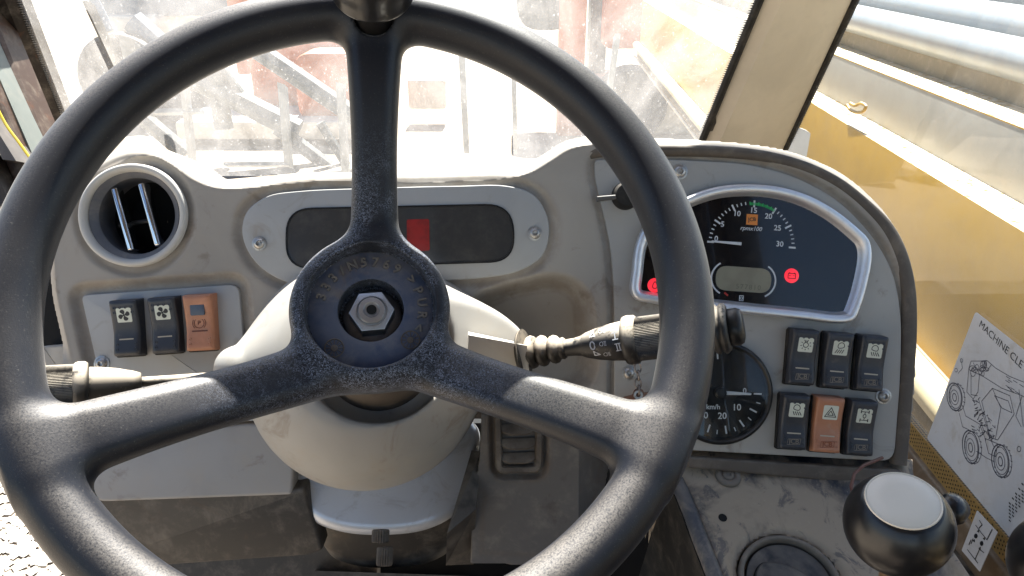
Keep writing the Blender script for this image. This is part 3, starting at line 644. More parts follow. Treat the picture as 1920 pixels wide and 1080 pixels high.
for px, py, kind in ((1483, 517, 0), (1227, 535, 1)):
    x, y = dp(px, py); L_ = MB().lathe([(13.6 * S, 0), (13.4 * S, .0004), (12 * S, .0006), (.00001, .0006)], 28, T2(x, y, zf)).build('warning_lamp', M_LAMP.m, clu)
    k = MB(); MI = T2(x, y, zf + .0008, rad(-4)) @ Matrix.Diagonal((S, S, 1, 1))
    if kind == 0: k.stroke([(-7, -5), (7, -5), (7, 4), (-7, 4)], 1.4, 0, True, MI); k.stroke([(-4.5, 4), (-4.5, 6)], 2.4, 0, False, MI); k.stroke([(4.5, 4), (4.5, 6)], 2.4, 0, False, MI); k.stroke([(-5, 0), (-2, 0)], 1.2, 0, False, MI); k.stroke([(2, 0), (5, 0)], 1.2, 0, False, MI)
    else: k.stroke(catmull([(0, 7), (4, 0), (3, -5), (-3, -5), (-4, 0)], True, 3), 1.4, 0, True, MI)
    k.build('lamp_symbol', M_DRED, L_, smooth=False)

# ---- speedometer
GX, GY = dp(1350, 736); SM = T2(GX, GY, ZP)
spd = MB().lathe([(97 * S, 0), (97 * S, .0035), (95 * S, .0055), (91 * S, .0060), (88 * S, .0045), (86.5 * S, .0020), (86 * S, .0004)], 80, SM, cap=False).build('speedometer', M_BLACK, dash, sharp=60)
tag(spd, 'round black speedometer partly behind the wheel rim')
M_FACE2 = Mat('speedo_face', srgb(24, 24, 26), .5); M_FACE2.mix(M_FACE2.ramp(M_FACE2.noise(60, 5), .4, .8), srgb(62, 56, 50), .4)
MB().lathe([(87 * S, .0006), (.00001, .0006)], 64, SM).build('dial_face', M_FACE2.m, spd)
wt = MB()
for k in range(0, 41):
    a = rad(-2 - k * 6.6); c = np.array([math.cos(a), math.sin(a)]); big = k % 4 == 0
    if big or k % 2 == 0: wt.stroke([c * (63 if big else 70) * S, c * 78 * S], (3 if big else 1.8) * S, .0008, False, SM)
tag(wt.build('tick_marks', M_TICK, spd, smooth=False), kind='stuff')
for s_, px, py, sz in (('0', 1396, 733, 14), ('10', 1381, 764, 17), ('20', 1354, 780, 17), ('30', 1319, 779, 17), ('km/h', 1337, 763, 13), ('40', 1292, 757, 17)):
    x, y = dp(px, py); tag(MB().add(*text_geo(s_, sz * S, bold=.0001), T2(x, y, ZP + .0009, 0)).build('numeral' if s_ != 'km/h' else 'unit_lettering', M_TICK, spd, smooth=False), kind='stuff' if s_ == 'km/h' else None)
MB().prism(rounded([(0, -4 * S), (58 * S, -2 * S), (58 * S, 2 * S), (0, 4 * S)], .0004), .0012, .0020, .0003, SM @ Matrix.Rotation(rad(-2.5), 4, 'Z')).build('needle', M_TICK, spd)
MB().lathe([(11 * S, .0006), (10.5 * S, .004), (8 * S, .005), (.00001, .005)], 24, SM).build('needle_hub', M_BLACK, spd)
MB().lathe([(88 * S, .0042), (50 * S, .0052), (.00001, .0056)], 48, SM, cap=False).build('lens', M_CLEAR, spd)

# ---- small things on the gauge panel behind the rim
x, y = dp(1172, 368); KM = T2(x, y, ZP)
kb = MB().lathe([(26 * S, 0), (26 * S, .004), (23 * S, .010), (20 * S, .013), (.00001, .014)], 32, KM).build('rotary_knob', M_RUBBER, dash)
MB().prism(rounded([(-56 * S, 3 * S), (-10 * S, 2 * S), (0, 12 * S), (8 * S, -6 * S), (-6 * S, -12 * S), (-12 * S, -6 * S), (-56 * S, -6 * S)], .001), .006, .012, .0012, KM @ Matrix.Rotation(rad(6), 4, 'Z')).build('pointer', m_plastic('worn_dark_metal', srgb(88, 88, 88), .45, .3), kb)
# dirty centre louvre set into the lower fascia
lv = MB().ring(inset(ccw(resamp(LOUV, 60)), -.0015), inset(ccw(resamp(LOUV, 60)), .006), 0, 0, [(0, -.008), (0, -.002), (.2, .0005), (.7, .0005), (.85, -.002), (1, -.008)]).build('foot_vent', M_DARKER, dash)
MB().prism(inset(ccw(LOUV), .004), -.009, -.0075).build('duct', M_VOID, lv)
for i in range(4):
    c = dp(972, 776 + i * 27); P = rounded([(-33 * S, 6 * S), (33 * S, 9 * S), (33 * S, -6 * S), (18 * S, -14 * S), (-18 * S, -15 * S), (-33 * S, -8 * S)], 6 * S)
    MB().prism(P, -.0015, .0012, .0008, Matrix.Translation((c[0], c[1], -.0035)) @ Matrix.Rotation(rad(-28), 4, 'X')).build('louvre', M_DARKER, lv)

# ---- knee panels below the left half
kp = MB().prism(dps(rounded([(120, 806), (330, 806), (462, 796), (505, 800), (540, 850), (548, 880), (545, 931), (190, 944), (110, 930)], 8)), -.02, -.004, .003)
kp.build('knee_panel', M_KNEE, dash)
a = [dp(*p) for p in ((110, 935), (548, 922), (568, 918), (594, 1052), (560, 1064), (360, 1080), (110, 1100))]
lowM = frame((0, a[0][1], -.006), (1, 0, 0), unit((0, 1, .30)), unit((0, -.30, 1)))
pts = [(p[0], (p[1] - a[0][1]) * 1.02) for p in a]
kl = MB().prism(rounded(pts, .004), -.02, 0, .003, lowM).build('lower_knee_panel', M_DARK, dash)
# the dark side of the fascia at far left, and the black space behind
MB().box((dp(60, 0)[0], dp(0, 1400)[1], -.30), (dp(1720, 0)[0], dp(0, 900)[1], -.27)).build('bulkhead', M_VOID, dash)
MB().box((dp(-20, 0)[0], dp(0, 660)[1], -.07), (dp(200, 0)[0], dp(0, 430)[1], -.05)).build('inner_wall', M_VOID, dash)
MB().prism(dps(rounded([(30, 655), (160, 646), (180, 860), (60, 860)], 4)), -.05, -.035, .002).build('side_trim', M_FASCIA, dash)

MB().box((dp(-60, 0)[0], dp(0, 1500)[1], -.19), (dp(640, 0)[0], dp(0, 960)[1], -.17)).build('under_panel', M_DARK, dash)
# ------------------------------------------------------------------ steering wheel (its own frame: x right, y towards the 12 o'clock spoke, z to the driver)
def camvec(v): return RT * v[0] - UP * v[1] + FWD * v[2]
WN = camvec((.13964517, -.31361717, -.93922495)); WU = camvec((.98912688, 0, .14706465)); WV = camvec((-.046122, -.94954951, .31020717))
WC = CP + camvec((-.0860, .0004, .4499))
WM = frame(WC, WU, WV, WN)
wheel = empty('steering_wheel', WM, 'worn black three spoke steering wheel with bare hub nut in front of the dashboard', 'steering wheel')
SP_DIR = [(0, 0, 0, .2), (-.002, -.0225, -.180, -.0950), (.000, -.0165, .178, -.1025)]
def wheel_sdf(X, Y, Z):
    rho = np.sqrt(X * X + Y * Y) + 1e-9
    th = np.arctan2(Y, X); r = .0170 * (1 + .02 * np.cos(th) + .016 * np.sin(th))
    d = np.sqrt((rho - .2) ** 2 + Z * Z) - r
    for k, (x0, y0, x1, y1) in enumerate(SP_DIR):
        L = math.hypot(x1 - x0, y1 - y0); ux, uy = (x1 - x0) / L, (y1 - y0) / L
        t = (X - x0) * ux + (Y - y0) * uy; s = -(X - x0) * uy + (Y - y0) * ux; tt = np.clip(t / L, 0, 1.02)
        wc = -.059 + .057 * sstep(.10, .98, tt) ** 1.05
        hw = (.0215 - .006 * np.sin(np.clip(tt, 0, 1) * math.pi) ** 1.0) if k == 0 else (.0225 - .005 * np.sin(np.clip(tt, 0, 1) * math.pi))
        hh = .0135 - .002 * tt; rc = .0105
        zz = Z - wc + .10 * s * s / .02                              # slightly crowned
        q = np.sqrt(np.maximum(np.abs(s) - hw + rc, 0) ** 2 + np.maximum(np.abs(zz) - hh + rc, 0) ** 2) + np.minimum(np.maximum(np.abs(s) - hw + rc, np.abs(zz) - hh + rc), 0) - rc
        q = np.maximum(q * .95, np.maximum(-t, t - L))
        d = smin(d, q, .0145)
    xc, yc = X + .002, Y - .003; rh = np.sqrt(xc * xc + yc * yc) + 1e-9
    ro = .0535 - .004 * sstep(-.06, -.095, Z); z0, z1, rr = -.092, -.0435, .009
    q = np.sqrt(np.maximum(rh - ro + rr, 0) ** 2 + np.maximum(np.abs(Z - (z0 + z1) / 2) - (z1 - z0) / 2 + rr, 0) ** 2) + np.minimum(np.maximum(rh - ro + rr, np.abs(Z - (z0 + z1) / 2) - (z1 - z0) / 2 + rr), 0) - rr
    d = smin(d, q, .013)
    cut = np.maximum(rh - (.0425 + .03 * (Z + .05)), -.0555 - Z); d = smax(d, -cut, .0018)
    cut = np.maximum(rh - .0225, -.074 - Z); d = smax(d, -cut, .0012)
    yk = np.sqrt(X * X + (Y - .190) ** 2); cut = np.maximum(yk - .0135, -.004 - Z - 0 * X) ; d = smax(d, -cut, .0012)
    return d
V, Fc = surface_nets(wheel_sdf, (-.222, -.222, -.098), (.222, .222, .024), .0017)
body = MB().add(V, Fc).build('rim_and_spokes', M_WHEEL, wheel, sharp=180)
hx, hy = -.002, .003
HM = Matrix.Translation((hx, hy, 0))
hp = MB().lathe([(.0222, -.0553), (.0228, -.0549), (.0260, -.0545), (.040, -.0545), (.0418, -.0552)], 64, HM, cap=False).build('hub_plate', M_HUBPLATE, wheel)
lt = MB()
def arc_text(txt, r, a_mid, da, size, rot=0, flip=False):
    n = len(txt)
    for i, ch in enumerate(txt):
        a = a_mid + (n / 2 - .5 - i) * da * (1 if not flip else -1)
        lt.add(*text_geo(ch, size, ext=.0009, bold=.00025), HM @ Matrix.Translation((r * math.cos(a), r * math.sin(a), -.0540)) @ Matrix.Rotation(a - math.pi / 2 + rot, 4, 'Z'))
arc_text('333/N5769', .0338, rad(112), rad(13.2), .0092)
arc_text('>PUR<', .0345, rad(8), rad(15), .0088)
tag(lt.build('raised_lettering', m_plastic('lettering_dusty', srgb(104, 98, 92), .55, .35, 0), hp, smooth=False), kind='stuff')
for ax, ay in ((-.0235, -.0265), (.0265, -.0215)):
    m = MB(); M = HM @ Matrix.Translation((ax, ay, -.0546))
    m.lathe([(.0066, 0), (.0066, .0006), (.0060, .0008), (.0057, .0003)], 24, M, cap=False); m.lathe([(.0024, 0), (.0022, .0010), (.00001, .0012)], 14, M, cap=False)
    for k in range(12): a = k * math.pi / 6; c, s_ = math.cos(a), math.sin(a); m.tube([(.0028 * c, .0028 * s_, .0003), (.0058 * c, .0058 * s_, .0003)], .0003, 5, M)
    tag(m.build('date_stamp', m_plastic('stamp_dusty', srgb(84, 74, 66), .6, .4, 0), hp), kind='stuff')
NM = HM @ Matrix.Translation((.0005, -.0005, -.073))
MB().lathe([(.0202, -.001), (.0202, .0015), (.0190, .0022), (.0115, .0022)], 48, NM, cap=False).build('washer', m_metal('dark_washer', (.20, .20, .21), .45, .5, 150), wheel)
nut = MB(); hexa = circ(.0156, 6) @ np.array([[math.cos(rad(5)), math.sin(rad(5))], [-math.sin(rad(5)), math.cos(rad(5))]])
def cyl_ring(r, z, n=6): return [(x, y, z) for x, y in hexa * (r / .0156)]
nut.prism(hexa, .002, .0165, .0012, k=2)
nut.lathe([(.0108, .0165), (.0106, .0172), (.0104, .0172)], 36, cap=False)
nut.lathe([(.0096, .016), (.0096, .0192), (.0088, .0200), (.0056, .0202), (.0046, .0192), (.0036, .0190), (.0034, .0190), (.00001, .0190)], 36, cap=False)
for v_ in nut.v: pass
nm = MB(); 
for V_ in nut.v: V_[:] = (V_ @ np.array((NM).to_3x3()).T) + np.array(NM.translation)
nutob = nut.build('hub_nut', M_STEEL, wheel, sharp=30)
MB().lathe([(.0034, .0202), (.00001, .0202)], 24, NM, cap=False).build('centre_hole', M_VOID, nutob)
# spinner knob on the rim
KM = Matrix.Translation((0, .190, 0)) @ Matrix.Rotation(rad(-4), 4, 'X')
M_KNOB = Mat('knob_black', srgb(26, 25, 25), .30, coat=.25); M_KNOB.mix(M_KNOB.ramp(M_KNOB.noise(60, 5), .5, .8), srgb(80, 72, 64), .35, .5)
sk = MB().lathe([(.0124, -.010), (.0126, .006), (.0130, .018), (.0160, .0255), (.0235, .0300), (.0262, .0325), (.0268, .0345), (.0262, .0360), (.0272, .045), (.0268, .057), (.0235, .068), (.0165, .0755), (.008, .0785), (.00001, .079)], 56, KM)
sk.build('spinner_knob', M_KNOB.m, wheel, sharp=50)

# ------------------------------------------------------------------ steering column: cowl bowl, silver plate, shroud
column = empty('steering_column', frame(WC - WN * .2, WU, WV, WN), 'beige bowl shaped column cowl over a silver plate, standing below the steering wheel hub', 'steering column')
CM = np.array(column.matrix_world.inverted())
SCEN = np.array([-.0115, -.000, -.035])                                 # sphere centre in the column frame
def to_col(p): return (CM @ np.append(p, 1))[:3]
pR = to_col(at(985, 656, .585)); pL = to_col(at(445, 690, .60))
def cone(X, Y, Z, a, b, ra, rb):
    a, b = np.asarray(a), np.asarray(b); e = b - a; L2 = e @ e; px, py, pz = X - a[0], Y - a[1], Z - a[2]
    t = np.clip((px * e[0] + py * e[1] + pz * e[2]) / L2, 0, 1); return np.sqrt((px - t * e[0]) ** 2 + (py - t * e[1]) ** 2 + (pz - t * e[2]) ** 2) - (ra + (rb - ra) * t)
pR0 = to_col(at(800, 660, .64)); pL0 = to_col(at(590, 680, .64))
def cowl_sdf(X, Y, Z):
    x, y, z = X - SCEN[0], Y - SCEN[1], Z - SCEN[2]
    d = np.sqrt(x * x + y * y + z * z) - .1055
    d = smin(d, cone(X, Y, Z, pR0, pR, .067, .0185), .02); d = smin(d, cone(X, Y, Z, pL0, pL, .068, .018), .02)
    rh = np.sqrt(X * X + Y * Y)
    d = smax(d, Z - .052, .006)                                       # flat mouth under the wheel
    d = smax(d, -np.maximum(rh - (.0600 + .10 * (Z - .05)), .020 - Z), .004)
    return d
V, Fc = surface_nets(cowl_sdf, (-.15, -.13, -.16), (.17, .12, .07), .0026)
MB().add(V, Fc).build('cowl', M_COWL, column, sharp=180)
MB().lathe([(.046, .118), (.046, .02)], 48, cap=False).build('column_tube', M_DARKER, column)
# squared housing between cowl and right stalk boot
hb = MB(); c0 = to_col(at(905, 634, .565)); 
def cpt(px, py, d): return to_col(at(px, py, d))
A = [cpt(878, 628, .560), cpt(988, 648, .560), cpt(992, 700, .565), (cpt(880, 700, .565))]
Bk = [cpt(878, 622, .600), cpt(992, 646, .600), cpt(994, 700, .605), cpt(880, 706, .605)]
hb.loft([Bk, A]).build('switch_housing', m_plastic('housing_plastic', srgb(206, 202, 194), .55, .15), column, sharp=30)
# plate
p0 = at(700, 960, .66); PMt = frame(p0, WU, WV, WN); PI = np.array(PMt.inverted())
def on_plate(px, py): q = on_plane(px, py, p0, WN); return (PI @ np.append(q, 1))[:2]
PO = ccw(np.array([on_plate(*p) for p in catmull([(548, 880), (554, 930), (582, 974), (635, 996), (705, 1003), (795, 994), (855, 964), (884, 920), (896, 865), (898, 800), (800, 740), (640, 740), (550, 800)], True, 6)]))
Mrel = column.matrix_world.inverted() @ PMt
MB().prism(PO, -.022, 0, .010, Mrel, k=6).build('silver_plate', M_SILVER, column, sharp=60)
MB().prism(inset(PO, .0015), -.032, -.021, .002, Mrel).build('plate_edge', M_DARK, column)
PS = inset(PO, .006)
PSw = [np.array((PMt @ Vector((x, y, -.030)))) for x, y in PS]
shr = MB(); rings = []
for ins, dz, fw in ((0, 0, 0), (.001, -.012, .002), (.002, -.045, .004), (.006, -.066, .008), (.014, -.074, .016)):
    Q_ = inset(PS, ins) if ins else PS
    rings.append([to_col(np.array(PMt @ Vector((x, y, -.030))) + np.array([0, fw, dz])) for x, y in Q_])
shr.loft(rings).build('shroud', M_DARK, column, sharp=60)
MB().loft([[to_col(at(590, 1070, .70)), to_col(at(880, 1080, .70)), to_col(at(880, 1080, .90)), to_col(at(590, 1070, .90))], [to_col(at(590, 1400, .66)), to_col(at(880, 1400, .66)), to_col(at(880, 1400, .9)), to_col(at(590, 1400, .9))]]).build('column_foot', M_DARKER, column)
# side skirt of the shroud, right of the plate
sk_ = MB(); q = lambda px, py, d: to_col(at(px, py, d))
sk_.loft([[q(884, 845, .66), q(902, 846, .655), q(892, 955, .62), q(838, 1000, .60)], [q(884, 845, .70), q(902, 846, .70), q(888, 1058, .68), q(836, 1060, .66)]]).build('shroud_flap', M_DARK, column, sharp=30)
def knurl(px, py, d, r, L, name):
    m = MB(); n = 40; V = []; Fc = []
    P = at(px, py, d); z = unit(-UP * .9 + FWD * -.2); x = unit(np.cross(z, RT)); y = np.cross(z, x); M = column.matrix_world.inverted() @ frame(P, x, y, z)
    for zz, k in ((0, .9), (.001, 1), (L - .001, 1), (L, .9)):
        for i in range(n): rr = r * k * (1 if i % 2 else .86); a = 2 * math.pi * i / n; V.append((rr * math.cos(a), rr * math.sin(a), zz))
    for r_ in range(3):
        for i in range(n): j = (i + 1) % n; Fc.append((r_ * n + i, r_ * n + j, (r_ + 1) * n + j, (r_ + 1) * n + i))
    Fc.append(tuple(reversed(range(n)))); Fc.append(tuple(3 * n + i for i in range(n)))
    m.add(V, Fc, M).build(name, M_DARKER, column, sharp=25)
knurl(714, 993, .610, .0072, .010, 'adjuster_knob'); knurl(722, 1026, .600, .0066, .014, 'adjuster_knob')

# ------------------------------------------------------------------ stalks
def stalk(P0, P1, prof, label, name='control_stalk', loc0=None):
    z = unit(P1 - P0); x = unit(np.cross(z, FWD)); y = np.cross(z, x); M = frame(P0, x, y, z); L = np.linalg.norm(P1 - P0)
    return empty(name, M, label, 'stalk'), L
M_STALK = Mat('stalk_black', srgb(40, 38, 36), .42); M_STALK.mix(M_STALK.mul(M_STALK.upness(.12, .85), M_STALK.ramp(M_STALK.noise(120, 5, .7), .28, .52)), srgb(196, 182, 162), .95, .85)
M_STALK.mix(M_STALK.ramp(M_STALK.noise(160, 6, .75), .55, .75), DUST, .25); M_STALK = M_STALK.m
M_GRIP = Mat('grip_black', srgb(34, 33, 33), .45); M_GRIP.mix(M_GRIP.mul(M_GRIP.upness(.45, .98), M_GRIP.ramp(M_GRIP.noise(150, 5, .7), .3, .55)), srgb(196, 184, 166), .9, .85); M_GRIP.mix(M_GRIP.ramp(M_GRIP.noise(200, 6, .75), .55, .75), DUST, .3); M_GRIP = M_GRIP.m
def ribbed(m, z0, z1, r, n=84):
    V = []; Fc = []
    for zz in (z0, z1):
        for i in range(n * 2): rr = r * (1 if i % 2 else .965); a = math.pi * i / n; V.append((rr * math.cos(a), rr * math.sin(a), zz))
    N = 2 * n
    for i in range(N): j = (i + 1) % N; Fc.append((i, j, N + j, N + i))
    m.add(V, Fc); return m
s1, L1 = stalk(at(985, 662, .575), at(1385, 612, .520), None, 'dusty black stalk with lamp symbols and knurled twist grip, right of the steering column')
def zt(px): return L1 * (px - 985) / 400.0
sc1 = .53 / F
bo = [(.0175, zt(978)), (.0190, zt(984))]
for x0, r in ((990, 34), (1012, 32), (1036, 29)): bo += [(r * .74 * sc1, zt(x0 - 2)), (r * .93 * sc1, zt(x0 + 3)), (r * sc1, zt(x0 + 9)), (r * .93 * sc1, zt(x0 + 15)), (r * .72 * sc1, zt(x0 + 20))]
bo += [(21 * sc1, zt(1058)), (22 * sc1, zt(1063)), (19 * sc1, zt(1067)), (14 * sc1, zt(1068))]
MB().lathe(bo, 48).build('boot', M_STALK, s1, sharp=70)
h1 = MB().lathe([(16.5 * sc1, zt(1060)), (17.5 * sc1, zt(1085)), (20 * sc1, zt(1098)), (25 * sc1, zt(1108)), (31 * sc1, zt(1130)), (36 * sc1, zt(1155)), (39 * sc1, zt(1182)), (36 * sc1, zt(1186))], 56).build('handle', M_GRIP, s1, sharp=60)
MB().lathe([(38 * sc1, zt(1180)), (46 * sc1, zt(1183)), (48 * sc1, zt(1190)), (47 * sc1, zt(1203)), (43 * sc1, zt(1207)), (40 * sc1, zt(1208))], 56).build('collar', M_STALK, s1, sharp=60)
ribbed(MB(), zt(1206), zt(1343), 42.5 * sc1).build('twist_grip', M_GRIP, s1, sharp=10)
MB().lathe([(40 * sc1, zt(1340)), (46 * sc1, zt(1343)), (47 * sc1, zt(1349)), (43 * sc1, zt(1352)), (43.5 * sc1, zt(1356)), (47 * sc1, zt(1358)), (47 * sc1, zt(1363)), (42 * sc1, zt(1368)), (30 * sc1, zt(1369))], 56).build('end_ring', M_GRIP, s1, sharp=60)
MB().lathe([(32 * sc1, zt(1366)), (35 * sc1, zt(1370)), (35 * sc1, zt(1384)), (31 * sc1, zt(1391)), (22 * sc1, zt(1394)), (.00001, zt(1395))], 48).build('end_button', M_BLACK, s1, sharp=60)
# symbols printed round the handle
def on_handle(z, a, r, sz, rot=0):
    """frame lying on the handle: a is the angle round it measured from the side facing the driver, upwards"""
    Mi = s1.matrix_world; zax = np.array([0, 0, 1.]); toc = np.array(Mi.inverted().to_3x3() @ Vector(-FWD)); toc[2] = 0; toc = unit(toc); upv = np.cross(zax, toc)
    if (np.array(Mi.to_3x3() @ Vector(upv)) @ UP) < 0: upv = -upv
    n = toc * math.cos(a) + upv * math.sin(a); t = -toc * math.sin(a) + upv * math.cos(a)
    M = frame(n * r + zax * z, zax, t, n)
    if np.linalg.det(np.array(M)[:3, :3]) < 0: M = frame(n * r + zax * z, zax, t, np.cross(zax, t))
    return M @ Matrix.Rotation(rot, 4, 'Z') @ Matrix.Diagonal((sz, sz, 1, 1))
def hr(px): return np.interp(px, [1098, 1108, 1130, 1155, 1182], [20, 25, 31, 36, 39]) * sc1 + .0004
for px, a, kind in ((1127, 2, '0'), (1148, 5, 'L'), (1152, -30, 'L'), (1133, -28, '4'), (1147, 48, 'L'), (1128, 42, 'v'), (1172, 22, 'I'), (1176, -10, 'II')):
    M = on_handle(zt(px), rad(a), hr(px), .0068, rad(4)); k = MB()
    if kind == 'L': i_lamp(k, M @ Matrix.Rotation(rad(90), 4, 'Z'))
    elif kind == 'v': k.stroke([(-.3, -.2), (.3, -.2), (0, .35)], .12, 0, True, M)
    elif kind == '4': k.stroke([(-.3, -.2), (.3, -.2), (-.3, .35)], .12, 0, True, M)
    elif kind == '0': k.stroke(circ(.25, 14, ry=.42), .14, 0, True, M)
    else: 
        for dx in ((0,) if kind == 'I' else (-.14, .14)): k.stroke([(dx, -.35), (dx, .35)], .12, 0, False, M)
        k.stroke([(-.32, .38), (.32, .38)], .10, 0, False, M); k.stroke([(-.32, -.38), (.32, -.38)], .10, 0, False, M)
    k.build('symbol', M_TICK, h1, smooth=False)
s2, L2 = stalk(at(300, 714, .585), at(60, 728, .545), None, 'dusty stalk with ribbed grip and thick collar behind the left side of the wheel')
def zs(px): return L2 * (300 - px) / 240.0
sc2 = .56 / F
MB().lathe([(12 * sc2, zs(440)), (10 * sc2, zs(330)), (9.5 * sc2, zs(258))], 24).build('stem', M_STALK, s2)
MB().lathe([(10 * sc2, zs(264)), (18 * sc2, zs(262)), (23 * sc2, zs(245)), (29 * sc2, zs(215)), (33 * sc2, zs(180)), (34 * sc2, zs(160))], 48).build('handle', M_STALK, s2, sharp=60)
MB().lathe([(34 * sc2, zs(164)), (42 * sc2, zs(161)), (45 * sc2, zs(155)), (45 * sc2, zs(143)), (43 * sc2, zs(137)), (38 * sc2, zs(132))], 56).build('collar', M_STALK, s2, sharp=60)
ribbed(MB(), zs(136), zs(66), 40.5 * sc2).build('twist_grip', M_GRIP, s2, sharp=10)

# ------------------------------------------------------------------ key tag on its chain, hanging from the gauge panel lock
kc = at(1196, 712, .622); kt = empty('key_tag', frame(kc, RT, UP, -FWD), 'brown plastic key tag hanging on a short chain behind the wheel rim', 'key tag')
m = MB()
for i, (x, y) in enumerate(((0, .010), (.0005, .0035), (.0002, -.003), (.0008, -.009))):
    ring = circ(.0028 if i % 2 == 0 else .0014, 14, c=(x, y), ry=.0044); pts = [(p[0], p[1], .0) if i % 2 == 0 else (x + 0, p[1], (p[0] - x) * 2) for p in np.vstack([ring, ring[:1]])]
    m2 = MB().tube(pts, .0008, 6, cap=False); m2.build('chain_link', m_metal('dark_chain', (.25, .22, .2), .5, .5), kt)
c_ = lambda px, py: ((px - 1196) * .622 / F, (712 - py) * .622 / F)
MB().prism(rounded([c_(1169, 744), c_(1186, 740), c_(1190, 730), c_(1204, 729), c_(1208, 736), c_(1226, 733), c_(1236, 790), c_(1172, 795)], .0012), -.0012, .0012, .0006).build('tag_plate', m_plastic('brown_tag', srgb(124, 82, 58), .5, .3), kt)
MB().lathe([(.0042, 0), (.0038, .002), (.002, .002), (.002, 0)], 20, T2(.0000, -.0125, .0005), cap=False).build('eyelet', M_SCREW, kt)
# ------------------------------------------------------------------ side console with levers
CN = np.array([0, -math.cos(rad(72)), math.sin(rad(72))]); C0 = at(1450, 893, .64)
CX = np.array([1., 0, 0]); CY = np.cross(CN, CX)
KMx = frame(C0, CX, CY, CN); KI = np.array(KMx.inverted())
def cq(px, py): q = on_plane(px, py, C0, CN); return (KI @ np.append(q, 1))[:2]
console = empty('side_console', KMx, 'dusty dark console with grommet and round outlet, below the gauge panel', 'console')
edge = [(1262, 900), (1275, 928), (1290, 965), (1306, 1010), (1322, 1050), (1345, 1110), (1370, 1190)]
CO = [cq(*p) for p in [(1225, 830), (1262, 900)] + edge[1:] + [(1900, 1190), (1838, 1084), (1780, 1000), (1722, 912), (1720, 850)]]
CUP = cq(1484, 1092); rc = np.linalg.norm(cq(1484 + 93, 1092) - CUP)
def console_top():
    st = .0022; P = ccw(np.array(CO)); lo, hi = P.min(0) - st * 5, P.max(0) + st * 5
    X, Y = np.meshgrid(np.arange(lo[0], hi[0], st), np.arange(lo[1], hi[1], st), indexing='ij'); Q = np.stack([X.ravel(), Y.ravel()], 1)
    s, cl = sdf_poly(Q, P); Wz = np.zeros(len(Q)); keep = s > -st * 4.2
    Wz -= .010 * (1 - np.clip(s, 0, .012) / .012) ** 2.2; Wz += .0035 * np.exp(-((s - .012) / .005) ** 2) * (Q[:, 0] < C0[0] - .02 + 0 * s) * (Q[:, 1] < -.02)
    o = s < 0; Q2 = Q.copy(); Q2[o] = cl[o]; Wz[o] += s[o] * 14
    dv = np.hypot(*(Q - CUP).T); R = rc * 1.06; Wz -= .003 * sstep(R + .008, R + .001, dv)
    h = dv < R; Q2[h] = CUP + (Q[h] - CUP) / np.maximum(dv[h], 1e-6)[:, None] * R; Wz[h] -= (R - dv[h]) * 10; keep &= dv > R - st * 4.2
    k2 = keep.reshape(X.shape); q = k2[:-1, :-1] & k2[1:, :-1] & k2[1:, 1:] & k2[:-1, 1:]; ii, jj = np.nonzero(q); n = X.shape[1]
    Fq = np.stack([ii * n + jj, (ii + 1) * n + jj, (ii + 1) * n + jj + 1, ii * n + jj + 1], 1); used = np.unique(Fq); mp = -np.ones(len(Q), int); mp[used] = np.arange(len(used))
    return MB().add(np.column_stack([Q2[used], Wz[used]]), mp[Fq].tolist())
console_top().build('console_top', M_CONSOLE, console, sharp=40)
ed = [cq(*p) for p in edge]
MB().tube([(x + .003, y, -.001) for x, y in ed], .0065, 12).build('rolled_edge', m_plastic('scuffed_edge', srgb(70, 74, 82), .35, .5), console)
MB().loft([[(x, y, -.004) for x, y in ed] + [(x - .004, y, -.004) for x, y in ed[::-1]], [(x - .004, y, -.30) for x, y in ed] + [(x - .012, y, -.30) for x, y in ed[::-1]]]).build('side_wall', M_RUBBER, console, sharp=30)
hc = cq(1355, 971); MB().lathe([(.0036, .0003), (.00001, .0003)], 24, T2(hc[0], hc[1], 0), cap=False).build('screw_hole', M_VOID, console)
g = cq(1365, 893); gm = T2(g[0], g[1], 0)
MB().lathe([(.0110, -.001), (.0112, .0012), (.0104, .0026), (.0080, .0032), (.0062, .0030), (.0058, .0022), (.0052, .0022), (.0046, .0034), (.0020, .0036), (.0016, .0028), (.00001, .0028)], 36, gm).build('grommet', m_plastic('grommet_dusty', srgb(112, 104, 94), .6, .4), console, sharp=60)
UM = T2(CUP[0], CUP[1], 0)
cup = MB().lathe([(rc * 1.04, -.012), (rc * 1.04, -.002), (rc * 1.02, .0006), (rc * .97, .0012), (rc * .93, .0002), (rc * .92, -.004), (rc * .90, -.010)], 64, UM, cap=False).build('round_outlet', m_plastic('outlet_ring', srgb(112, 104, 94), .5, .4), console, sharp=60)
M_FLAP = m_plastic('outlet_flap', srgb(44, 47, 53), .4, .25, .00004)
MB().lathe([(rc * .9, -.03), (rc * .9, -.0299), (.00001, -.03)], 32, UM, cap=False).build('well', M_VOID, cup)
D1 = circ(rc * .885, 48)
lo_ = np.array([p for p in D1 if p[1] < p[0] * -.55 + rc * .34 + 0 * p[0]]); hi_ = np.array([p for p in D1 if p[1] > p[0] * -.55 + rc * .38])
MB().lathe([(rc * .885, -.006), (rc * .86, -.0035), (.00001, -.0028)], 56, UM).build('flap', M_FLAP, cup, sharp=60)
cv = catmull([(-rc * .62, -rc * .60), (-rc * .70, rc * .12), (-rc * .46, rc * .42), (rc * .05, rc * .34), (rc * .50, rc * -.05), (rc * .66, rc * -.58), (0, -rc * .84)], True, 6)
MB().prism(cv, -.003, .0012, .0020, UM).build('flap_blade', M_FLAP, cup)
MB().tube([(p[0] * 1.01 + 0, p[1] * 1.01, -.0026) for p in cv[6:32]], .0008, 6, UM).build('flap_gap', M_VOID, cup)

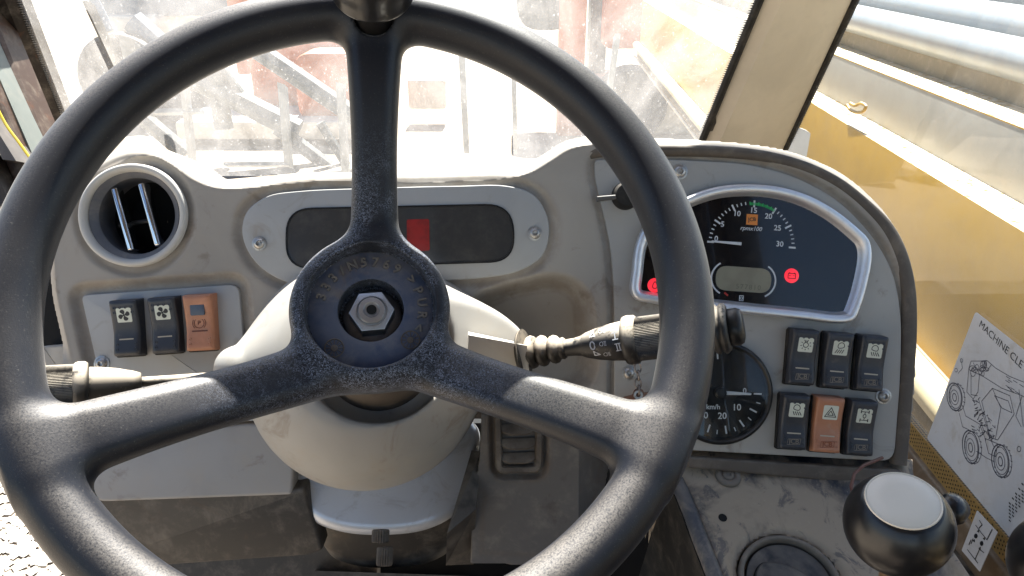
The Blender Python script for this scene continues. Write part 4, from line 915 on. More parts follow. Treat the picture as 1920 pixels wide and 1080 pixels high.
M_BALL = Mat('ball_black', srgb(22, 22, 24), .34, coat=.25, coat_rough=.2); M_BALL.mix(M_BALL.ramp(M_BALL.noise(70, 5), .5, .8), srgb(70, 64, 58), .25, .45)
M_CAP = m_plastic('cap_silver', srgb(232, 222, 204), .35, .05, .00002, up=0)
def ball_lever(px, py, d, r, el, label, az=0, foot=(1655, 1150)):
    c = at(px, py, d); ax = unit((az, -math.cos(rad(el)), math.sin(rad(el)))); x = unit(np.cross(RT, ax)); x = unit(np.cross(ax, np.cross(x, ax))); y = np.cross(ax, x)
    M = frame(c, x, y, ax); o = empty('control_lever', M, label, 'lever', 'ball topped levers on the right')
    p = [(r * math.cos(t), r * .98 * math.sin(t)) for t in np.linspace(-1.15, .84, 22)]
    k = MB().lathe([(r * .30, -r * 1.25), (r * .34, -r * .9)] + p, 64).build('ball_knob', M_BALL.m, o, sharp=60)
    zc = r * .98 * math.sin(.84); rr = r * math.cos(.84)
    MB().lathe([(rr * 1.015, zc - .0006), (rr * .99, zc + .0008), (rr * .955, zc + .0005), (rr * .95, zc + .0002), (rr * .93, zc + .0006), (rr * .5, zc + .0012), (.00001, zc + .0014)], 56).build('cap', M_CAP, k, sharp=60)
    f = np.array(M.inverted())[:3] @ np.append(on_plane(foot[0], foot[1], C0, CN), 1)
    MB().tube([(0, 0, -r * .9), tuple(f * .5 + np.array([0, 0, -r * .4])), tuple(f)], .0058, 12).build('shaft', m_plastic('lever_shaft', srgb(120, 98, 74), .45, .3), o)
    z_ = on_plane(foot[0], foot[1], C0, CN)
    return o
ball_lever(1684, 983, .42, .0290, 80, 'black ball knob lever with a silver cap on the side console', az=-.17)
ball_lever(2003, 1062, .40, .0285, 80, 'black ball knob lever cut off by the lower right corner', foot=(1960, 1260))
c = at(1781, 958, .50); o = empty('small_lever', frame(c, RT, UP, -FWD), 'small plain black knob lever half hidden behind the big ball knob', 'lever')
MB().lathe([(.004, -.05), (.0045, -.012), (.0085, -.006), (.0105, .002), (.0095, .008), (.005, .0115), (.00001, .0125)], 32, Matrix.Rotation(rad(-40), 4, 'X')).build('knob', M_BALL.m, o, sharp=70)
MB().tube([(0, 0, -.002), (-.006, -.03, -.03), (-.010, -.08, -.05)], .004, 10).build('shaft', M_DARK, o)
cb = MB().tube([at(1655, 858, .632), at(1620, 872, .628), at(1602, 888, .622), at(1596, 912, .615), at(1606, 960, .60)], .0014, 8).build('cable', m_plastic('brown_cable', srgb(120, 78, 66), .5, .2, 0))
tag(cb, 'thin reddish brown cable coming out under the gauge panel', 'cable')

# ------------------------------------------------------------------ cab: pillars, glass, sill, roof, floor
cab = empty('cab', Matrix.Translation((0, .4, .88)), 'tan machine cab pillars, windscreen and side glass around the dashboard', 'cab')
CI = cab.matrix_world.inverted()
def cabobj(mb, name, mat, sharp=35, label=None, **k):
    o = mb.build(name, mat, None, sharp=sharp, **k); o.parent = cab; o.matrix_parent_inverse = CI
    if label: o['label'] = label
    return o
M_TAN = m_plastic('pillar_tan', srgb(214, 202, 182), .5, .12, .00005); M_BROWN = m_plastic('rusty_brown', srgb(70, 50, 38), .5, .3, .0001, srgb(110, 66, 40))
M_DKF = m_plastic('dark_frame', srgb(46, 38, 33), .45, .35, .0001, srgb(120, 70, 42)); M_SEALG = m_plastic('grey_seal', srgb(120, 124, 118), .5, .2)
A1 = at_x(110, 215, -.67); r_ = ray(1325, 245); A2 = CP + r_ * (1.22 / r_[1]); r_ = ray(1420, 0); A3 = CP + r_ * (1.10 / r_[1])
WPN = unit(np.cross(A2 - A1, A3 - A1)); WPN = WPN if WPN[1] < 0 else -WPN
def wp(px, py): return on_plane(px, py, A1, WPN)
SX = .50
# windscreen
G = [wp(*p) for p in ((-250, -640), (1700, -640), (1424, -20), (1322, 240), (1290, 330), (150, 330), (112, 215), (25, -20))]
G[0] = wp(25, -20) + (wp(25, -20) - wp(112, 215)) * 2.2; G[1] = wp(1424, -20) + (wp(1424, -20) - wp(1322, 240)) * 2.2
g_ = MB(); Gn = len(G); g_.add(G, [tuple(range(Gn))]); cabobj(g_, 'windscreen', M_WIND, smooth=False)
def lerp(a, b, t): return np.asarray(a) * (1 - t) + np.asarray(b) * t
def ext(a, b, t0, t1): return lerp(a, b, t0), lerp(a, b, t1)
# right pillar
La, Lb = ext(wp(1330, 246), wp(1433, 0), -.5, 3.2); Ra, Rb = ext(at_x(1478, 266, SX), at_x(1602, 0, SX), -.5, 3.2)
Ma, Mb_ = ext(wp(1345, 246) - FWD * .012, wp(1452, 0) - FWD * .012, -.5, 3.2)
def sec(L, M_, R):
    o_ = np.array([.03, .05, 0]); w1 = lerp(M_, R, .06) - FWD * .010; w2 = lerp(M_, R, .90) - FWD * .006
    return [L, M_, w1, lerp(M_, R, .5) - FWD * .011, w2, R, R + o_, L + o_]
cabobj(MB().loft([sec(La, Ma, Ra), sec(Lb, Mb_, Rb)]), 'pillar', M_TAN, 25)
a, b = ext(wp(1326, 240), wp(1424, 0), -.3, 3.2); cabobj(MB().tube([a, b], .0065, 10), 'windscreen_seal', M_RUBBER)
a, b = ext(at_x(1478, 266, SX), at_x(1603, 0, SX), -.3, 3.2); cabobj(MB().tube([a - FWD * .004, b - FWD * .004], .0062, 8, squash=.6), 'window_seal', M_RUBBER)
cabobj(MB().loft([[wp(1318, 246) - FWD * .004, wp(1342, 247) - FWD * .004, wp(1342, 247) + FWD * .03, wp(1318, 246) + FWD * .03], [wp(1334, 205) - FWD * .004, wp(1341, 205) - FWD * .004, wp(1341, 205) + FWD * .03, wp(1336, 205) + FWD * .03]]), 'corner_clip', M_DARK)
# serrated edges of the seals
def teeth(pa, pb, n, side, h, name='seal_teeth'):
    m = MB(); d = (pb - pa) / n
    for i in range(n): p = pa + d * i; m.add([p, p + d * .55, p + d * .5 + side * h, p - FWD * .0012, p + d * .55 - FWD * .0012], [(0, 1, 2), (3, 4, 2), (0, 3, 2), (1, 2, 4)])
    o = cabobj(m, name, M_RUBBER, smooth=False); o['kind'] = 'stuff'; return o
teeth(wp(1322, 240), wp(1421, -6), 62, unit(-RT), .007); teeth(at_x(1481, 266, SX), at_x(1607, -8, SX), 70, unit(RT * .4 + FWD * .0 + np.array([0, -.8, 0])), .010)
teeth(wp(112, 212), wp(27, -8), 54, unit(RT), .007)
# left pillar and door frame members
def bar(p0, p1, w0, d0, name, mat, e0=-.3, e1=2.5, deep=.04, label=None):
    """flat member between two lines: p0/p1 = (left point, right point) at lower and upper end"""
    (l0, r0), (l1, r1) = p0, p1
    la, lb = ext(l0, l1, e0, e1); ra, rb = ext(r0, r1, e0, e1)
    f = FWD * deep; s_ = lambda l, r: [l, lerp(l, r, .15) - FWD * w0, lerp(l, r, .85) - FWD * w0, r, r + f, l + f]
    return cabobj(MB().loft([s_(la, ra), s_(lb, rb)]), name, mat, 25, label)
bar((wp(58, 215), wp(114, 215)), (wp(-40, 0), wp(29, 0)), .012, 0, 'pillar', M_DKF, label='dark rust worn left pillar')
dl = .86
bar((at(62, 262, .93), at(86, 262, .93)), (at(-38, 40, .93), at(-6, 40, .93)), .006, 0, 'door_frame', M_BROWN, -.4, 2)
bar((at(40, 272, .90), at(66, 276, .90)), (at(-32, 90, .90), at(-8, 108, .90)), .008, 0, 'door_seal', M_SEALG, -.1, 2)
bar((at(8, 300, .88), at(50, 300, .88)), (at(-60, 150, .88), at(-12, 150, .88)), .004, 0, 'door_frame', M_BROWN, -.5, 2)
bar((at(6, 300, .86), at(42, 304, .86)), (at(-34, 215, .86), at(-16, 215, .86)), .006, 0, 'door_pad', m_plastic('pad_grey', srgb(96, 90, 86), .5, .2), 0, 2)
bar((at(-30, 380, .85), at(18, 380, .85)), (at(-70, 300, .85), at(-18, 300, .85)), .004, 0, 'door_frame', M_DKF, -.1, 1.2)
cabobj(MB().tube(catmull([at(56, 296, .85), at(36, 268, .85), at(10, 232, .85), at(-30, 150, .85)], False, 5), .0017, 8), 'yellow_cord', m_plastic('yellow_cord', srgb(226, 196, 60), .4, .1, 0))
# paint chip on the left pillar
# side window, sill and door panel
zs_ = at_x(1800, 891, SX)[2]
def sx(y, z, x=SX): return np.array([x, y, z])
yb0, yb1 = at_x(1478, 266, SX), at_x(1603, 0, SX); s_dir = (yb1 - yb0) / (yb1[2] - yb0[2])
def fr(z): return yb0 + s_dir * (z - yb0[2])
cabobj(MB().add([sx(-.5, zs_), fr(zs_), fr(CAMZ + .55), sx(-.5, CAMZ + .55)], [(0, 1, 2, 3)]), 'side_window', M_SIDE, smooth=False)
M_MESH = Mat('dotted_seal', srgb(150, 122, 72), .5); M_MESH.mix(M_MESH.ramp(M_MESH.voro(260, rand=.1), .30, .42, 1, 0), (.02, .015, .01), .9); M_MESH = M_MESH.m
cabobj(MB().box((SX - .006, -.3, zs_ - .028), (SX + .004, 1.5, zs_)), 'sill_seal', M_MESH)
sd_ = MB()
for i in range(230):
    for k in range(4):
        y, z = .25 + i * .0042, zs_ - .003 - k * .0052 - (i % 2) * .0026; sd_.add([(SX - .0066, y - .0013, z), (SX - .0066, y, z - .0014), (SX - .0066, y + .0013, z), (SX - .0066, y, z + .0014)], [(0, 1, 2, 3)])
tag(cabobj(sd_, 'seal_dots', M_RUBBER, smooth=False), kind='stuff')
M_SILL = m_plastic('sill_brown', srgb(104, 88, 70), .5, .3)
cabobj(MB().prism(rounded([(SX - .018, zs_ - .062), (SX + .006, zs_ - .062), (SX + .006, zs_ - .026), (SX - .012, zs_ - .026)], .004), -.3, 1.5, 0, frame((0, 0, 0), (1, 0, 0), (0, 0, 1), (0, 1, 0))), 'sill', M_SILL)
cabobj(MB().box((SX - .028, -.3, .86), (SX + .0, 1.5, zs_ - .060)), 'door_panel', m_plastic('door_black', srgb(20, 19, 19), .5, .1))
for y in (-.40, -.75): cabobj(MB().box((SX - .02, y, .9), (SX + .05, y + .11, CAMZ + .58)), 'reflection_pillar', M_DKF)  # unseen pillars, added to give the cluster dial dark reflections
# roof, rear wall, floor
cabobj(MB().box((-.72, -1.0, CAMZ + .58), (.56, .30, CAMZ + .64)), 'roof', M_DARKER)
cabobj(MB().prism(rrect((.17 + .56) / 2, (.29 + 1.075) / 2, .39, .785, .03), CAMZ + .50, CAMZ + .58, .01), 'sun_block_box', M_DARKER)  # unseen overhead box, added to keep the sun off the side console
cabobj(MB().box((-.72, -1.05, .85), (.56, -.98, CAMZ - .35)), 'rear_wall', M_DARKER)
cabobj(MB().box((-.72, -1.04, CAMZ + .36), (.56, -1.0, CAMZ + .58)), 'reflection_header', M_DARKER)  # unseen beam, added to put a dark edge into the cluster's reflection
for x in (-.70, -.12, .50): cabobj(MB().box((x, -1.04, CAMZ - .35), (x + .06, -.98, CAMZ + .58)), 'rear_post', M_TAN)  # unseen rear posts; middle one added to shape the cluster's reflection
M_MAT = m_plastic('rubber_mat', srgb(64, 52, 46), .7, .35, .0002)
cabobj(MB().box((-.60, -.98, .84), (SX, 1.25, .88)), 'floor_pan', M_MAT)
mm = MB(); c0 = at_z(1215, 1040, .885)
for i in range(22):
    for j in range(14): x, y = c0[0] - .16 + i * .016 + (j % 2) * .008, c0[1] - .12 + j * .018; mm.prism([(x - .005, y), (x, y - .006), (x + .005, y), (x, y + .006)], .88, .884, 0, back=False)
tag(cabobj(mm, 'mat_studs', M_MAT), kind='stuff')
cabobj(MB().box((-.55, 1.05, .88), (SX, 1.10, CAMZ - .5)), 'firewall', M_DARK)
# wiper and guard bars outside the windscreen
def wpo(px, py, o=.03): return wp(px, py) - WPN * -0 + FWD * o
wi = MB().loft([[wpo(206, 140, .02), wpo(217, 138, .02), wpo(217, 138, .035), wpo(206, 140, .035)], [wpo(136, -10, .02), wpo(149, -10, .02), wpo(149, -10, .035), wpo(136, -10, .035)]]).build('wiper_arm', m_plastic('wiper_dark', srgb(66, 66, 62), .5, .2))
tag(wi, 'dark slanting wiper arm outside the windscreen at upper left', 'wiper')
gd = empty('windscreen_guard', Matrix.Translation(tuple(wpo(600, 100, .25))), 'blue grey bar guard standing in front of the windscreen', 'guard'); GI = gd.matrix_world.inverted()
M_GUARD = m_plastic('guard_grey', srgb(130, 138, 146), .5, .2, 0)
def gbar(a, b, wd, name='bar', o=.25, th=.02):
    (x0, y0), (x1, y1) = a, b; A, B = wpo(x0, y0, o), wpo(x1, y1, o); d = unit(B - A); s_ = unit(np.cross(d, FWD)) * wd * np.linalg.norm(A - CP) / F / 2
    ob = MB().loft([[A - s_, A + s_, A + s_ + FWD * th, A - s_ + FWD * th], [B - s_, B + s_, B + s_ + FWD * th, B - s_ + FWD * th]]).build(name, M_GUARD); ob.parent = gd; ob.matrix_parent_inverse = GI
gbar((98, 130), (36, -60), 26); gbar((92, 127), (235, 126), 7, 'lower_rail'); gbar((586, 330), (556, 60), 12); gbar((300, 256), (452, 256), 6, 'lower_rail')
gbar((856, 230), (838, -60), 10); gbar((968, 230), (962, -60), 8); gbar((448, 262), (418, 60), 12); gbar((1150, 300), (1210, -60), 9)
gbar((240, 330), (160, -60), 9)

# ------------------------------------------------------------------ stickers
def sheet(name, pts, x, label, cat, M_):
    P3 = [at_x(px, py, x) for px, py in pts]; o = P3[0]; X_ = np.array([0, -1., 0]); Y_ = np.array([0, 0, 1.]); N_ = np.array([-1., 0, 0])
    M = frame(o, X_, Y_, N_); loc = [((p - o) @ X_, (p - o) @ Y_) for p in P3]
    ob = MB().prism(rounded(loc, .004), 0, .0006).build(name, M_, None, M); tag(ob, label, cat); return ob, M
def sp(o_, M, x): Mi = np.array(M.inverted()); return lambda px, py: (Mi @ np.append(at_x(px, py, x), 1))[:2]
M_PAPER = m_plastic('sticker_paper', srgb(196, 198, 202), .45, .22, 0, srgb(168, 160, 148))
XS = SX - .003
tl = at_x(1830, 584, XS); bl = at_x(1743, 800, XS)
st, M = sheet('clearance_sticker', [(1830, 584), (1743, 800)], XS, 'white machine diagram sticker on the inside of the side window glass', 'sticker', M_PAPER)
bpy.data.objects.remove(st)
M = frame(tl, (0, -1, 0), (0, 0, 1), (-1, 0, 0)); Hh = tl[2] - zs_ - .001; yoff = tl[1] - bl[1]
st = MB().prism(rounded([(0, 0), (yoff * .9, -Hh), (.42, -Hh), (.42, 0)], .004), 0, .0006).build('clearance_sticker', M_PAPER, None, M)
tag(st, 'white machine diagram sticker on the inside of the side window glass', 'sticker')
f2 = sp(st, M, XS)
a, b = f2(1838, 606), f2(1918, 686); tsz = .023
ang = math.atan2(b[1] - a[1], b[0] - a[0]); Tm = Matrix.Translation((a[0] , a[1] , .0008)) @ Matrix.Rotation(ang, 4, 'Z')
V, Fc = text_geo('MACHINE CLE', 1.0, align='LEFT'); wmax = max(v[0] for v in V); L = np.linalg.norm(b - a); ssz = L / wmax
tag(MB().add(V, Fc, Tm @ Matrix.Diagonal((ssz, ssz * .95, 1, 1))).build('lettering', M_INK, st, smooth=False), kind='stuff')
dr = MB(); wl = .0007
def pl(pts, closed=False, w=wl): dr.stroke([f2(*p) for p in pts], w, .0008, closed)
def el(cx, cy, rx, ry, tilt=0, w=wl):
    t = np.linspace(0, 2 * math.pi, 28, endpoint=False); c, s_ = math.cos(tilt), math.sin(tilt)
    pl([(cx + rx * math.cos(a) * c - ry * math.sin(a) * s_, cy + rx * math.cos(a) * s_ + ry * math.sin(a) * c) for a in t], True, w)
for cx, cy, rx, ry in ((1791, 744, 14, 26), (1821, 838, 15, 31), (1877, 864, 16, 31)):
    el(cx, cy, rx, ry, -.12, .0013); el(cx + 1, cy, rx * .82, ry * .84, -.12); el(cx, cy + 1, rx * .52, ry * .54, -.12); el(cx, cy + 1, rx * .25, ry * .28, -.12, .001)
    el(cx + 5, cy + 1, rx * 1.02, ry * .98, -.12)
    for k in range(18): a = k / 18 * 6.28; pl([(cx + 3 + rx * 1.0 * math.cos(a), cy + ry * math.sin(a)), (cx + 6 + rx * 1.05 * math.cos(a), cy + 2 + ry * 1.02 * math.sin(a))])
pl([(1818, 690), (1822, 677), (1838, 677), (1852, 676), (1868, 690), (1895, 706), (1920, 716), (1945, 730)]); pl([(1820, 694), (1845, 706), (1880, 728), (1918, 742), (1945, 756)])
pl([(1818, 690), (1814, 735), (1826, 748), (1835, 735), (1838, 700)]); pl([(1822, 700), (1822, 740), (1834, 742)]); pl([(1826, 680), (1834, 695), (1845, 688), (1852, 695), (1860, 684)])
pl([(1842, 752), (1862, 728), (1895, 742), (1903, 776), (1872, 825), (1858, 820)], True); pl([(1866, 742), (1892, 752), (1899, 774), (1880, 765)], True); pl([(1862, 728), (1878, 765), (1868, 822)])
pl([(1806, 760), (1812, 780), (1838, 795), (1850, 826)]); pl([(1800, 775), (1806, 800), (1830, 812)]); pl([(1836, 748), (1858, 822), (1866, 840)]); pl([(1848, 822), (1855, 850), (1868, 856), (1872, 832)], True); pl([(1832, 846), (1850, 858), (1866, 866)])
pl([(1912, 730), (1920, 800)]); pl([(1918, 742), (1906, 780), (1916, 800)]); pl([(1803, 675), (1806, 690), (1798, 700)]); el(1804, 676, 2.5, 3.5); el(1794, 694, 2.5, 3.5); el(1912, 842, 3.5, 5)
random.seed(3)
for k in range(60):
    x, y = 1826 + random.random() * 40, 745 + random.random() * 75
    if (x - 1826) < (y - 740) * .55 + 6: pl([(x, y), (x + random.uniform(-6, 6), y + random.uniform(-7, 7)), (x + random.uniform(-6, 6), y + random.uniform(-5, 5))])
for k in range(14): x, y = 1822 + random.random() * 30, 680 + random.random() * 22; el(x, y, 2 + random.random() * 4, 3 + random.random() * 5)
for k in range(10): x, y = 1880 + random.random() * 36, 705 + random.random() * 30; pl([(x, y), (x + 8, y + 5)])
tag(dr.build('line_drawing', Mat('sticker_ink', srgb(70, 72, 84), .5).m, st, smooth=False), kind='stuff')
tx = MB()
for i in range(7):
    for j in range(6):
        x0, y0 = 1893 + i * 6 + j * 0, 942 - i * 9 + j * 6.5
        if random.random() < .9: tx.stroke([f2(x0, y0), f2(x0 + 3.6, y0 + 3.8)], .0016, .0008)
tag(tx.build('small_print', M_INK, st, smooth=False), kind='stuff')
X2 = SX - .0285
M2 = frame(at_x(1833, 957, X2), (0, -1, 0), (0, 0, 1), (-1, 0, 0)); f3 = sp(None, M2, X2)
s2_ = MB().prism(rounded([f3(1833, 957), f3(1804, 1032), f3(1838, 1072), f3(1871, 998)], .001), 0, .0006).build('control_diagram_sticker', M_PAPER, None, M2)
tag(s2_, 'small white sticker with lever arrows on the black door panel', 'sticker')
tx = MB()
for P in ([(1831, 985), (1842, 1000), (1852, 1012)], [(1852, 1012), (1860, 996)], [(1815, 1030), (1835, 1056)], [(1830, 1048), (1838, 1030), (1846, 1036)], [(1826, 1010), (1822, 1020)], [(1838, 976), (1843, 984), (1837, 990)], [(1858, 1000), (1862, 992)], [(1818, 1022), (1822, 1012)]): tx.stroke([f3(*p) for p in P], .0011, .0008)
for cx, cy in ((1831, 1005), (1842, 1019)): tx.prism([f3(cx + 3.2 * math.cos(a), cy + 4.6 * math.sin(a)) for a in np.linspace(0, 6.28, 14, endpoint=False)], .0006, .0009)
for cx, cy in ((1835, 996), (1827, 1014), (1846, 1010), (1838, 1028)): tx.prism([f3(cx - 2, cy), f3(cx + 2, cy - 3), f3(cx + 2, cy + 3)], .0006, .0009)
tag(tx.build('arrows', M_INK, s2_, smooth=False), kind='stuff')

# ------------------------------------------------------------------ the yellow lifting arm outside the side window
BD = unit((.046, 1, 0)); bo_ = empty('lifting_arm', Matrix.Translation((.9, 1.0, 1.6)), 'mustard yellow box section lifting arm with steel pipes, seen through the side window', 'lifting arm'); BI = bo_.matrix_world.inverted()
M_YEL = m_plastic('mustard_paint', (.40, .23, .010), .42, .06, .0001, srgb(170, 130, 60), up=.95, up_col=srgb(222, 212, 192)); M_ARMG = m_plastic('arm_grey', srgb(150, 148, 140), .4, .3, .0001); M_ARMB = m_plastic('arm_dusty', srgb(120, 108, 84), .6, .5, .0001)  # near-white top faces: sun glare on the yellow put into the colour
def rx(px, py, x): p = at_x(px, py, x); t = p[1]; return p[0] - .046 * t, p[2]           # section coordinates with the arm's run taken out
def run(name, P, mat, y0=-.8, y1=7.0, sharp=30):
    m = MB().loft([[(x + .046 * y, y, z) for x, z in P] for y in (y0, y1)]); o = m.build(name, mat, None, sharp=sharp); o.parent = bo_; o.matrix_parent_inverse = BI; return o
xa, za = rx(1800, 362, .90); xa2, zr = rx(1800, 726, .90); tA = .09
def sec_at(py, z): r = ray(1800, py); t = (z - CAMZ) / r[2]; p = CP + r * t; return p[0] - .046 * p[1], z
xb, _ = sec_at(318, za); p_ = ray(1800, 196); 
def z_on_x(py, xs): r = ray(1800, py); t = xs / (r[0] - .046 * r[1]); return CAMZ + r[2] * t
zb = z_on_x(196, xb); xc, _ = sec_at(164, zb); zc_ = z_on_x(96, xc)
run('side_plate', rounded([(xa, zr), (xa, za), (xb + .004, za), (xb + .004, zr - .01), (xa + .02, zr - .01)], .002, 2), M_YEL)
run('upper_plate', rounded([(xb, za - .05), (xb, zb), (xc + .004, zb), (xc + .004, za - .05)], .002, 2), M_ARMG)
run('upper_flange', rounded([(xb - .001, zb - .001), (xb - .001, zb + .003), (xc + .006, zb + .003), (xc + .006, zb - .001)], .0012, 2), M_YEL)
run('rear_plate', [(xc, zb - .04), (xc, zc_), (xc + .02, zc_), (xc + .02, zb - .04)], M_ARMB)
for py, rr, k in ((84, 34, 0), (28, 30, 1)):
    r0 = .045; xs_ = xc + .01 + k * .10; z_ = z_on_x(py, xs_)
    run('pipe', [(xs_ + r0 * math.cos(a), z_ + r0 * math.sin(a)) for a in np.linspace(0, 2 * math.pi, 20, endpoint=False)], m_plastic('pipe_steel', srgb(150, 156, 160), .28, .3, 0), sharp=60)
zq = z_on_x(735, xa - .03); rl = .036
run('lower_tube', [(xa - .028 + rl * math.cos(a), zr - .030 + rl * math.sin(a)) for a in np.linspace(0, 2 * math.pi, 20, endpoint=False)], m_plastic('tube_cream', srgb(200, 186, 150), .4, .2), sharp=60)
run('lower_plate', [(xa - .02, zr - .16), (xa - .02, zr - .055), (xa + .05, zr - .055), (xa + .05, zr - .16)], M_ARMB)
run('hose', [(xa - .045 + .010 * math.cos(a), zr - .118 + .010 * math.sin(a)) for a in np.linspace(0, 2 * math.pi, 12, endpoint=False)], m_plastic('hose_pale', srgb(190, 176, 150), .4, .2), sharp=60)
ax = at_x(1500, 250, .90)
cvm = MB(); Pc = [at_x(px, py, .955) for px, py in rounded([(1470, 200), (1545, 226), (1577, 252), (1566, 305), (1440, 300)], 14)]
cvm.loft([[p + np.array([.004, 0, 0]) for p in Pc], [p - np.array([.004, 0, 0]) for p in Pc]]); o_ = cvm.build('cover_plate', m_plastic('cover_grey', srgb(120, 124, 120), .4, .2), None, sharp=30); o_.parent = bo_; o_.matrix_parent_inverse = BI
Pc = [at_x(1492 + 46 * math.cos(a), 285 + 46 * math.sin(a), .945) for a in np.linspace(0, 6.283, 28, endpoint=False)]
o_ = MB().loft([[p + np.array([.006, 0, 0]) for p in Pc], [p - np.array([.004, 0, 0]) for p in Pc]]).build('round_cover', m_plastic('cover_pale', srgb(190, 196, 198), .4, .1), None, sharp=30); o_.parent = bo_; o_.matrix_parent_inverse = BI
hk = [at_x(px, py, .90) + np.array([.03, 0, 0]) for px, py in ((1568, 197), (1574, 206), (1588, 211), (1598, 208), (1602, 200), (1594, 194), (1582, 198), (1574, 194))]
o_ = MB().tube(catmull(hk, False, 4), .0045, 8).build('hook', M_YEL); o_.parent = bo_; o_.matrix_parent_inverse = BI

# ------------------------------------------------------------------ the yard: ground, gravel, machines
M_GR = Mat('yard_ground', srgb(150, 138, 122), .9); M_GR.mix(M_GR.ramp(M_GR.noise(1.5, 6, .6), .4, .65), srgb(132, 120, 104), .7); M_GR.mix(M_GR.ramp(M_GR.noise(30, 5, .7), .5, .7), srgb(112, 102, 88), .6); M_GR.bump(M_GR.noise(40, 5, .7), .02, .6)
gd_ = MB().add([(-400, -400, 0), (400, -400, 0), (400, 600, 0), (-400, 600, 0)], [(0, 1, 2, 3)]).build('ground', M_GR.m); tag(gd_, 'pale sandy yard ground', kind='structure')
M_ST = Mat('pale_stone', srgb(186, 178, 166), .8); M_ST.mix(M_ST.ramp(M_ST.noise(4, 3), .45, .6), srgb(150, 140, 128), .6)
m = MB(); base = [(1, 0, 0), (-1, 0, 0), (0, 1, 0), (0, -1, 0), (0, 0, 1), (0, 0, -1)]; of = [(0, 2, 4), (2, 1, 4), (1, 3, 4), (3, 0, 4), (2, 0, 5), (1, 2, 5), (3, 1, 5), (0, 3, 5)]
gc = at_z(55, 985, 0)
for i in range(3200):
    x = gc[0] + random.uniform(-.75, .55); y = gc[1] + random.uniform(-.7, .9); s_ = random.uniform(.008, .026); a = random.random() * 6
    c, sn = math.cos(a), math.sin(a); V = [((vx * c - vy * sn) * s_ * (1 + .5 * random.random()) + x, (vx * sn + vy * c) * s_ * (1 + .3 * random.random()) + y, vz * s_ * .6 + s_ * .3) for vx, vy, vz in base]; m.add(V, of)
tag(m.build('gravel', M_ST.m, smooth=False), 'pale crushed stone beside the cab', kind='stuff')
def yb(px, py, Y): r = ray(px, py); return CP + r * (Y / r[1])
def blk(root, name, px0, py0, px1, py1, Y, th, mat, bev=.04, ground=False):
    a, b = yb(px0, (py0 + py1) / 2, Y), yb(px1, (py0 + py1) / 2, Y); z1 = yb((px0 + px1) / 2, py0, Y)[2]; z0 = 0 if ground else max(yb((px0 + px1) / 2, py1, Y)[2], .02)
    P = rounded([(a[0], z0), (b[0], z0), (b[0], z1), (a[0], z1)], bev); M = frame((0, Y + th, 0), (1, 0, 0), (0, 0, 1), (0, -1, 0))
    o = MB().prism(P, 0, th, .02, M).build(name, mat); o.parent = root; o.matrix_parent_inverse = root.matrix_world.inverted(); return o
def strut(root, name, a, b, Y, r, mat, Y2=None):
    o = MB().tube([yb(*a, Y), yb(*b, Y2 or Y)], r, 8).build(name, mat); o.parent = root; o.matrix_parent_inverse = root.matrix_world.inverted(); return o
def wheel_at(root, px, py, Y, r, name='wheel'):
    p = yb(px, py, Y); M = frame((p[0], Y - .12, max(r, .02)), (1, 0, 0), (0, 0, 1), (0, -1, 0))
    o = MB().lathe([(r * .3, -.02), (r * .55, 0), (r * .6, .05), (r * .92, .06), (r, .02), (r, -.22), (r * .9, -.26)], 32, M).build(name, m_plastic('tyre', srgb(70, 72, 74), .8, .4, 0)); o.parent = root; o.matrix_parent_inverse = root.matrix_world.inverted()
M_ORG = m_plastic('faded_orange', srgb(196, 108, 62), .6, .3, .0005); M_BLUG = m_plastic('blue_grey_paint', srgb(96, 112, 126), .5, .3, 0); M_DKS = m_plastic('dark_steel', srgb(70, 80, 84), .5, .4, 0); M_PALE = m_plastic('pale_paint', srgb(206, 196, 182), .5, .3, 0)
e1 = empty('orange_excavator', Matrix.Translation((-1.4, 8, 0)), 'faded orange excavator with added grey bars standing for windscreen reflections, beyond the windscreen behind the upper spoke', 'excavator')
blk(e1, 'body', 470, 60, 665, 225, 9.2, 1.6, M_ORG); blk(e1, 'counterweight', 555, 100, 690, 232, 8.6, .5, M_ORG, .2); blk(e1, 'engine_cover', 430, -60, 520, 140, 9.6, 1.5, M_ORG)
for a, b, r in (((330, 130), (560, 245), .12), ((470, 85), (720, 255), .10), ((250, 205), (350, 290), .09), ((520, 240), (640, 330), .08), ((400, 120), (420, 240), .10), ((600, 230), (650, 310), .05), ((380, 80), (470, 200), .05)): strut(e1, 'reflection_strut', a, b, 7.6, r, M_DKS)  # bars added in place of dark diagonal reflections on the windscreen
blk(e1, 'track_frame', 330, 228, 700, 262, 8.3, 1.2, M_PALE, .05)
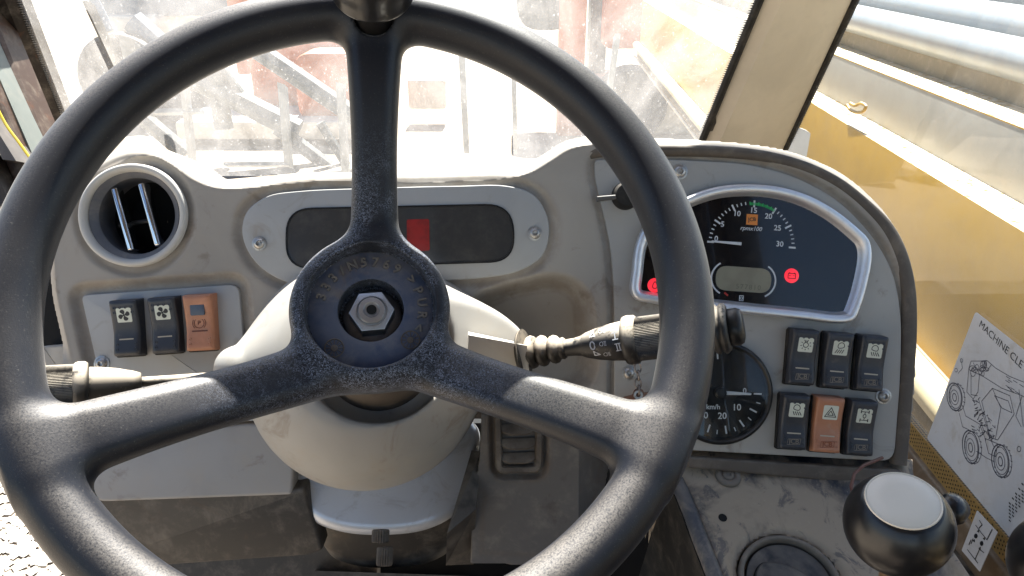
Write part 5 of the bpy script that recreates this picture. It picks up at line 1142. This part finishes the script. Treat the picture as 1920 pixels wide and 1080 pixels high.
e2 = empty('pale_loader', Matrix.Translation((-4, 8, 0)), 'washed out loader with blue grey windows and a big wheel at upper left', 'loader')
blk(e2, 'cab', 172, -90, 430, 30, 10.5, 1.4, M_BLUG, .1); blk(e2, 'body', 190, 30, 300, 110, 10.2, 1.5, M_PALE, .1)
for a, b, r in (((250, 40), (350, 130), .16), ((170, 0), (200, 60), .10), ((340, 70), (420, 30), .09)): strut(e2, 'arm', a, b, 9.8, r, M_BLUG)
wheel_at(e2, 225, 80, 9.6, .55); wheel_at(e2, 330, 80, 9.6, .5)
e3 = empty('orange_crane', Matrix.Translation((1.2, 9, 0)), 'orange crane carrier with grey bucket and upright posts, right of the spinner knob', 'crane')
blk(e3, 'post', 1050, -90, 1100, 170, 8.8, .3, M_ORG, .03, True); blk(e3, 'bucket', 968, -60, 1080, 58, 9.0, .8, M_DKS, .3); blk(e3, 'panel', 1135, -80, 1225, 92, 9.1, .8, M_ORG, .1)
blk(e3, 'mast', 1108, -90, 1140, 160, 9.4, .4, M_DKS, .03, True); blk(e3, 'deck', 1080, 150, 1330, 235, 8.9, 1.0, M_PALE, .05, True); blk(e3, 'cab', 1240, -90, 1400, 90, 9.8, 1.4, M_PALE, .1)
blk(e3, 'frame', 765, 150, 835, 205, 9.4, .2, M_PALE, .03)
wheel_at(e3, 1180, 200, 8.7, .42)
# pale machine hood far beyond the arm
e4 = empty('pale_tanker', Matrix.Translation((4, 4, 0)), 'pale blue grey tank body far behind the yellow lifting arm', 'tank')
o_ = MB().lathe([(.00001, -5), (1.2, -4.9), (1.35, -4.7), (1.35, 5.5), (1.2, 5.7), (.00001, 5.8)], 40, frame((4.0, 3.5, 1.95), (1, 0, 0), (0, 0, 1), (.05, -1, 0))).build('tank', m_plastic('tank_pale', srgb(176, 190, 196), .35, .15, 0)); o_.parent = e4; o_.matrix_parent_inverse = e4.matrix_world.inverted()
for y in (1.0, 6.0):
    o_ = MB().box((3.2, y, 0), (4.8, y + .4, .9)).build('support', M_DKS); o_.parent = e4; o_.matrix_parent_inverse = e4.matrix_world.inverted()
